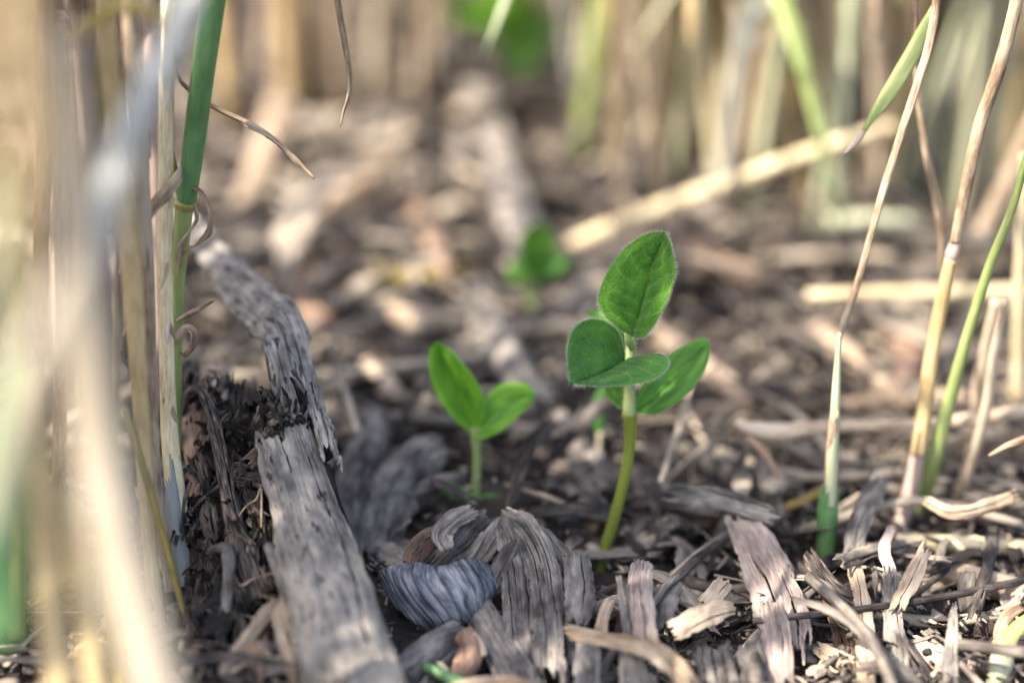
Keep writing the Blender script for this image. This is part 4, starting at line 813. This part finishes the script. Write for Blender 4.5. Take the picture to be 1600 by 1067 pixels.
# lower right foreground: broken pieces near the focus
FG = [
 ([(1150, 800, .362), (1178, 850, .355), (1205, 910, .347), (1225, 970, .339), (1236, 1040, .331)], [20, 32, 36, 40, 30], 'rose', .45, .6, 'large splintered pale stalk piece with a jagged lower end, in sun', dict(jag=(.1, .22), crack=((.25, .3, 1.0, .06), (-.4, .45, 1.0, .04)))),
 ([(1205, 930, .338), (1215, 1000, .331), (1218, 1085, .322)], [16, 22, 24], 'rose', .3, .8, 'pinkish grey strip under the splintered pale piece', {}),
 ([(1330, 868, .350), (1345, 930, .341), (1352, 1000, .333), (1356, 1090, .323)], [10, 13, 15, 15], 'tan', .5, 1.5, 'golden tan straw stub running down to the bottom edge, lower right', {}),
 ([(1388, 880, .347), (1394, 960, .338), (1400, 1030, .330), (1402, 1090, .323)], [10, 14, 22, 20], 'grey', .75, 1.3, 'grey stub widening to a knob right of the golden stub', {}),
 ([(1450, 850, .350), (1425, 905, .343), (1395, 960, .336)], [10, 13, 10], 'tan', .5, 1.0, 'forked tan sliver leaning on the grey stub', {}),
 ([(1008, 875, .343), (1000, 905, .336), (1002, 950, .330), (1010, 1000, .325), (1022, 1030, .322)], [14, 20, 19, 20, 18], 'rose', .25, .9, 'curved pale pinkish grey strip standing right of the seedling foot', dict(jag=(.05, .05))),
 ([(966, 895, .3335), (974, 950, .3295), (984, 1005, .325)], [4, 5, 5], 'grey', .7, 1.2, 'thin upright splinter just left of the curved pinkish strip', {}),
 ([(1045, 990, .328), (1085, 970, .330), (1120, 955, .334), (1150, 950, .338)], [18, 18, 16, 9], 'tan', .65, .8, 'tan and grey sheath scrap lying at the centre right foreground', dict(jag=(.12, .05))),
 ([(1100, 948, .340), (1120, 925, .344), (1135, 905, .349)], [12, 15, 12], 'tan', .75, .8, 'small curled tan chip above the sheath scrap', {}),
 ([(876, 985, .325), (930, 996, .3225), (985, 1005, .320), (1030, 1022, .318), (1065, 1055, .316), (1090, 1090, .314)], [9, 11, 14, 18, 16, 12], 'twine', .55, .9, 'twisted brown leaf strip curving across the bottom centre', dict(twist=(0, .5, -.3))),
 ([(985, 1000, .324), (990, 1050, .319), (992, 1100, .315)], [20, 24, 24], 'grey', .55, 1.2, 'striped grey stub under the twisted brown strip', {}),
 ([(900, 860, .344), (905, 920, .337), (900, 985, .329)], [20, 24, 20], 'grey', .4, .4, 'shaded dark grey blade left of the seedling foot', {}),
 ([(920, 990, .325), (918, 1040, .320), (916, 1095, .315)], [18, 20, 20], 'grey', .66, 1.2, 'frayed grey stub at the bottom left of the twisted strip', dict(jag=(.25, 0))),
 ([(958, 930, .334), (944, 960, .329), (936, 1000, .325)], [6, 9, 9], 'tan', .35, 1.2, 'brown sliver beneath the seedling foot', dict(jag=(.2, .1))),
 ([(1110, 995, .330), (1118, 1040, .325), (1122, 1100, .319)], [28, 32, 34], 'grey', .36, 1.0, 'dark fibrous stub at the bottom between twisted strip and splintered piece', dict(jag=(.3, 0), crack=((0, 0, .9, .06), (-.5, .0, .9, .05), (.5, 0, .9, .05)))),
 ([(1165, 990, .330), (1176, 1040, .325), (1180, 1100, .319)], [18, 20, 20], 'grey', .3, 1.0, 'narrow dark stub touching the splintered pale piece', dict(jag=(.3, 0))),
 ([(1060, 905, .343), (1040, 940, .337), (1035, 985, .331)], [14, 18, 14], 'grey', .42, .8, 'dark grey chip behind the tan and grey scrap', {}),
 ([(1290, 905, .350), (1320, 980, .341), (1330, 1050, .332)], [16, 20, 16], 'brown', .35, .8, 'dark brown strip in the shade right of the splintered piece', {}),
 ([(1270, 1010, .338), (1310, 1030, .335), (1345, 1040, .334)], [10, 13, 8], 'tan', .6, .8, 'short tan chip beside the jagged end', {}),
 ([(1420, 1000, .338), (1470, 1030, .334), (1530, 1050, .331)], [13, 16, 14], 'tan', .7, .8, 'sunlit tan husk lying at the bottom right', {}),
 ([(1480, 1095, .324), (1484, 1040, .328), (1488, 985, .332), (1492, 935, .336)], [14, 12, 7, 4], 'grey', .7, .8, 'upright grey sliver near the bottom right corner', {}),
 ([(1600, 945, .338), (1575, 960, .337), (1562, 990, .335), (1570, 1020, .333)], [9, 9, 8, 4], 'twine', .8, 1.3, 'curled pale leaf end at the right edge, lower corner', {}),
 ([(1255, 860, .352), (1300, 920, .344), (1380, 965, .338)], [14, 16, 12], 'charred', .6, .8, 'black rotten strip behind the golden stub', {}),
 ([(1385, 735, .372), (1350, 800, .362), (1328, 870, .353)], [14, 17, 14], 'grey', .5, .8, 'grey strip rising behind the golden stub', {}),
 ([(1395, 820, .358), (1382, 860, .352), (1395, 900, .347), (1400, 930, .343)], [6, 9, 8, 5], 'pink', .8, 1.2, 'white pink hooked sliver below the pinkish straw foot', {}),
 ([(1440, 780, .360), (1500, 800, .358), (1600, 770, .362)], [8, 10, 9], 'tan', .5, 1.2, 'tan sliver above the cream fallen straw', {}),
 ([(1220, 810, .356), (1120, 780, .362), (1030, 770, .366)], [14, 18, 12], 'grey', .45, .7, 'shaded grey blade leading to the splintered piece', {}),
]
for L, h, m_, r_, cu, lab, kw in FG:
    L = [(a, b, c - .010) for a, b, c in L]; h = [q * 1.03 for q in h]
    strip('residue_piece', lab, 'crop residue', m_, L, h, curl=cu * .55, flat=.6, nu=110, nv=44, **{**dict(ridge=random.choice([.00004, .00008, .00016]), rf=2600, wob=.0009, edge=.16, rnd=r_, thick=.0005, vwave=.3, jag=(.12, .18), crack=((random.uniform(-.6, .6), random.uniform(-.2, .4), random.uniform(.7, 1.3), .06),)), **kw})
cs_ = empty('green_stub', pt(1560, 1090, .318), 'thick yellow green stub with a joint in the bottom right corner', 'stub')
stem('culm', None, None, 'palegreen', [(1556, 1100, .318), (1562, 1050, .3215), (1568, 1016, .3235)], [20, 19, 18], parent=cs_, nu=20, nv=18, rnd=.3, ridge=.03)
stem('node', None, None, 'gold', [(1566, 1022, .3234), (1570, 1012, .3238), (1574, 1002, .3242)], [19, 22, 18], parent=cs_, nu=10, nv=18, rnd=.5)
stem('culm', None, None, 'lime', [(1571, 1008, .324), (1590, 985, .326), (1625, 960, .328)], [17, 15, 14], parent=cs_, nu=20, nv=18, rnd=.7)

# ------------------------------------------------------------------ standing wheat behind
random.seed(21)
def bg_stem(px, py, lean, r, mat, label, group, leaf=True, h=.62, name='wheat_plant'):
    if 690 < px < 890 and py > 60: px += 250
    b = pt(px, py, 0.0)
    e = empty(name, b, label, 'wheat stem', group)
    top = b + np.array([lean * h, random.gauss(0, .03), h])
    P = [b - [0, 0, .004], b + (top - b) * .3 + [random.gauss(0, .003), 0, 0], b + (top - b) * .65 + [random.gauss(0, .006), 0, 0], top]
    mb = MB(); tube(mb, P, [r * 1.05, r, r * .9, r * .6], nu=30, nv=10, nodes=((.12, .3, .008), (.4, .25, .01), (.7, .2, .01)), rnd=random.random(), ridge=.04)
    mb.build('culm', M[mat], e)
    if leaf:
        for k in range(2):
            t = (.03, .45)[k] + random.random() * .15; a = random.uniform(0, 6.28); s = b + (top - b) * t
            o = np.array([math.cos(a), math.sin(a), 0]); l = random.uniform(.08, .16)
            mb = MB(); ribbon(mb, [s, s + o * l * .35 + [0, 0, l * .5], s + o * l * .8 + [0, 0, l * .45], s + o * l * 1.1 + [0, 0, l * .05]], [.002, .0045, .0035, .0004], face=[0, 0, 1.0], curl=.5, nu=16, nv=4, rnd=random.random())
            mb.build('leaf', M[mat], e, thick=.0002)
    return e
for px, py, ln, r, m_, lab in [
 (1093, 272, .02, .0034, 'palegreen', 'thick pale green wheat stem standing alone right of the top middle'),
 (1190, 300, .03, .0030, 'olive', 'yellow green wheat stem right of the thick pale green one'),
 (590, 168, 0, .0040, 'whitish', 'wide cream wheat stubble stem at the top left of centre'),
 (450, 160, .05, .0040, 'tan', 'tan stubble stem leaning right, behind the hanging dry leaf tip'),
 (1025, 285, 0, .0028, 'gold', 'tan stem rising between top middle and the pale green stem'),
 (905, 250, .12, .0030, 'lime', 'yellow green blade-like stem leaning right at the upper centre'),
 (1545, 330, .02, .0036, 'palegreen', 'pale green stem left behind the right edge straw'),
 (1290, 250, -.02, .0030, 'straw', 'pale straw upright left of the yellow green leaf'),
 (360, 200, 0, .0034, 'gold', 'golden stubble right behind the thick green stem')]:
    bg_stem(px, py, ln, r, m_, lab, 'wheat standing behind')
cl = {'palegreen': 'blurred pale green stem in the wheat stand at the top right', 'straw': 'blurred cream straw in the wheat stand at the top right', 'gold': 'blurred golden straw in the wheat stand at the top right', 'lime': 'blurred yellow green stem in the wheat stand at the top right', 'whitish': 'blurred bleached straw in the wheat stand at the top right', 'bluish': 'blurred blue grey stem in the wheat stand at the top right', 'tan': 'blurred brownish straw in the wheat stand at the top right'}
for k in range(165):
    px = 860 + 760 * random.random() ** .8; py = random.uniform(15, 340)
    if px < 1000: py = random.uniform(15, 190)
    m_ = random.choice(['palegreen', 'palegreen', 'straw', 'gold', 'gold', 'gold', 'bluish', 'whitish', 'tan', 'tan'])
    bg_stem(px, py, random.gauss(0, .13), random.uniform(.0009, .0020), m_, cl[m_], 'wheat stand at the top right: ' + m_.replace('palegreen', 'pale green'), leaf=k % 3 == 0, h=random.uniform(.45, .65))
for k in range(95):
    px = random.uniform(960, 1640); py = random.uniform(150, 390)
    m_ = random.choice(['straw', 'gold', 'tan', 'palegreen'])
    bg_stem(px, py, random.gauss(0, .12), random.uniform(.0008, .0016), m_, cl[m_], 'wheat stand at the top right: ' + m_.replace('palegreen', 'pale green'), leaf=False, h=random.uniform(.3, .6))
for k in range(46):
    px = random.uniform(330, 900); py = random.uniform(10, 200)
    bg_stem(px, py, random.gauss(0, .10), random.uniform(.0010, .0024), random.choice(['straw', 'gold', 'tan', 'twine']), 'blurred thin straw scattered along the top left of centre', 'straws along the top', leaf=False, h=random.uniform(.2, .5))

# ------------------------------------------------------------------ the crop all round, outside the picture: it dapples the light
random.seed(99); mb = MB(); n_in = 0
LANES = [((.05, .45, .10), .02, .3), ((.10, .44, .12), .02, .3), ((0.0, .455, .075), .02, .3), ((-.07, .292, .088), .03, .08), ((-.066, .29, .045), .022, .15), ((-.058, .30, .10), .02, .15), ((.0275, .300, .062), .013, .1), ((.020, .30, .045), .006, .3), ((.04, .31, .045), .006, .3), ((-.075, .19, .11), .035, .25), ((-.08, .27, .06), .03, .3), ((-.0055, .335, .028), .010, .05), ((.048, .31, .045), .010, .1),
         ((.05, .31, .01), .02, .3), ((.09, .36, .03), .03, .4), ((.1, .60, .03), .2, .55), ((-.05, .60, .0), .16, .7), ((.16, .70, .1), .2, .5)]  # unseen crop is thinned along these sun paths to light chosen spots
def shades(P):
    s_ = np.array(SUND)
    P = catmull(np.array(P), 60)
    for c, rad, keep in LANES:
        w = P - np.array(c); t = w @ s_
        if ((t > 0) & (np.linalg.norm(w - s_ * t[:, None], axis=1) < rad)).any() and random.random() > keep: return True
    return False
def inside(P):
    for q in P:
        a, b, d = project(q)
        if d > .02 and -160 < a < 1760 and -200 < b < 1300: return True
        if np.linalg.norm(np.asarray(q) - [0, .02, .2]) < .2 and abs(q[0]) < .17: return True
    return False
for k in range(850):
    x = random.uniform(-1.2, 1.0); y = random.uniform(-.7, 1.9)
    if abs(x) < .09 and y < .2: continue
    if -.10 < x < .12 and random.random() < .5: continue
    if x > .1 and random.random() < .4: continue
    h = random.uniform(.42, .68); b = np.array([x, y, float(terrain(x, y)) - .003]); top = b + [random.gauss(0, .05), random.gauss(0, .05), h]
    P = [b, b + (top - b) * .5 + [random.gauss(0, .006), random.gauss(0, .006), 0], top]
    chk = [b + (top - b) * t for t in np.linspace(0, 1, 14)]
    if inside(chk) or shades(chk): continue
    r = random.uniform(.0013, .0022)
    tube(mb, P, [r, r, r * .6], nu=8, nv=5, rnd=random.random(), cap=False)
    tube(mb, [top, top + nrm(top - b) * .035 + [random.gauss(0, .004), 0, 0], top + nrm(top - b) * .07 + [random.gauss(0, .01), 0, 0]], [.002, .0055, .002], nu=5, nv=6, rnd=random.random(), cap=False)
    for j in range(3):
        t = random.uniform(.2, .9); a = random.uniform(0, 6.28); s = b + (top - b) * t
        o = np.array([math.cos(a), math.sin(a), 0]); l = random.uniform(.07, .16)
        Q = [s, s + o * l * .35 + [0, 0, l * .45], s + o * l * .8 + [0, 0, l * .35], s + o * l * 1.1 + [0, 0, -l * .1]]
        if inside(Q) or shades(Q + [(Q[1] + Q[2]) / 2]): continue
        ribbon(mb, Q, [.002, .005, .004, .0004], face=[0, 0, 1.0], curl=.4, nu=7, nv=2, rnd=random.random())
# unseen plants added so their leaves shade the stalk, husk and small seedling
for (T, n, sx, sy) in [((-.045, .285, .022), 9, .014, .03), ((-.048, .33, .045), 5, .012, .02), ((-.0145, .305, .014), 6, .012, .012), ((0.0, .315, .01), 6, .014, .02),
                       ((.024, .295, .045), 2, .004, .004), ((.05, .33, .0), 3, .03, .03), ((-.06, .30, .01), 6, .012, .03), ((.0, .42, 0), 5, .06, .05), ((.09, .40, 0), 3, .05, .05)]:
    for k in range(n):
        for _ in range(8):
            c = np.array(T) + np.array(SUND) * random.uniform(.30, .55) + [random.gauss(0, sx), random.gauss(0, sy), 0]
            a = random.uniform(0, 6.28); o = np.array([math.cos(a), math.sin(a), 0]); l = random.uniform(.09, .14)
            Q = [c - o * l * .55 - [0, 0, .03], c - o * l * .25 + [0, 0, .005], c, c + o * l * .3 - [0, 0, .012], c + o * l * .5 - [0, 0, .04]]
            bx = Q[0] * [1, 1, 0] + [random.gauss(0, .006), random.gauss(0, .006), 0]; top = Q[0] + [0, 0, .12]
            if not inside(Q) and not inside([bx + (top - bx) * t for t in np.linspace(0, 1, 10)]): break
        else: continue
        tube(mb, [bx, Q[0], top], [.0018, .0017, .0012], nu=8, nv=6, rnd=random.random(), cap=False)
        ribbon(mb, Q, [.002, .0055, .006, .0045, .0005], face=[0, 0, 1.0], curl=.4, nu=10, nv=2, rnd=random.random())
M['crop'] = fibre_mat('ripening_crop', [(0, (.10, .13, .04)), (.4, (.28, .27, .10)), (.7, (.50, .42, .22)), (1, (.62, .54, .36))], rn=.7, transl=.2, bump=.1)
tag(mb.build('wheat_crop', M['crop'], None, None), 'ripening wheat crop standing all round the patch, with unseen leaves added for shade', 'wheat crop', kind='stuff')
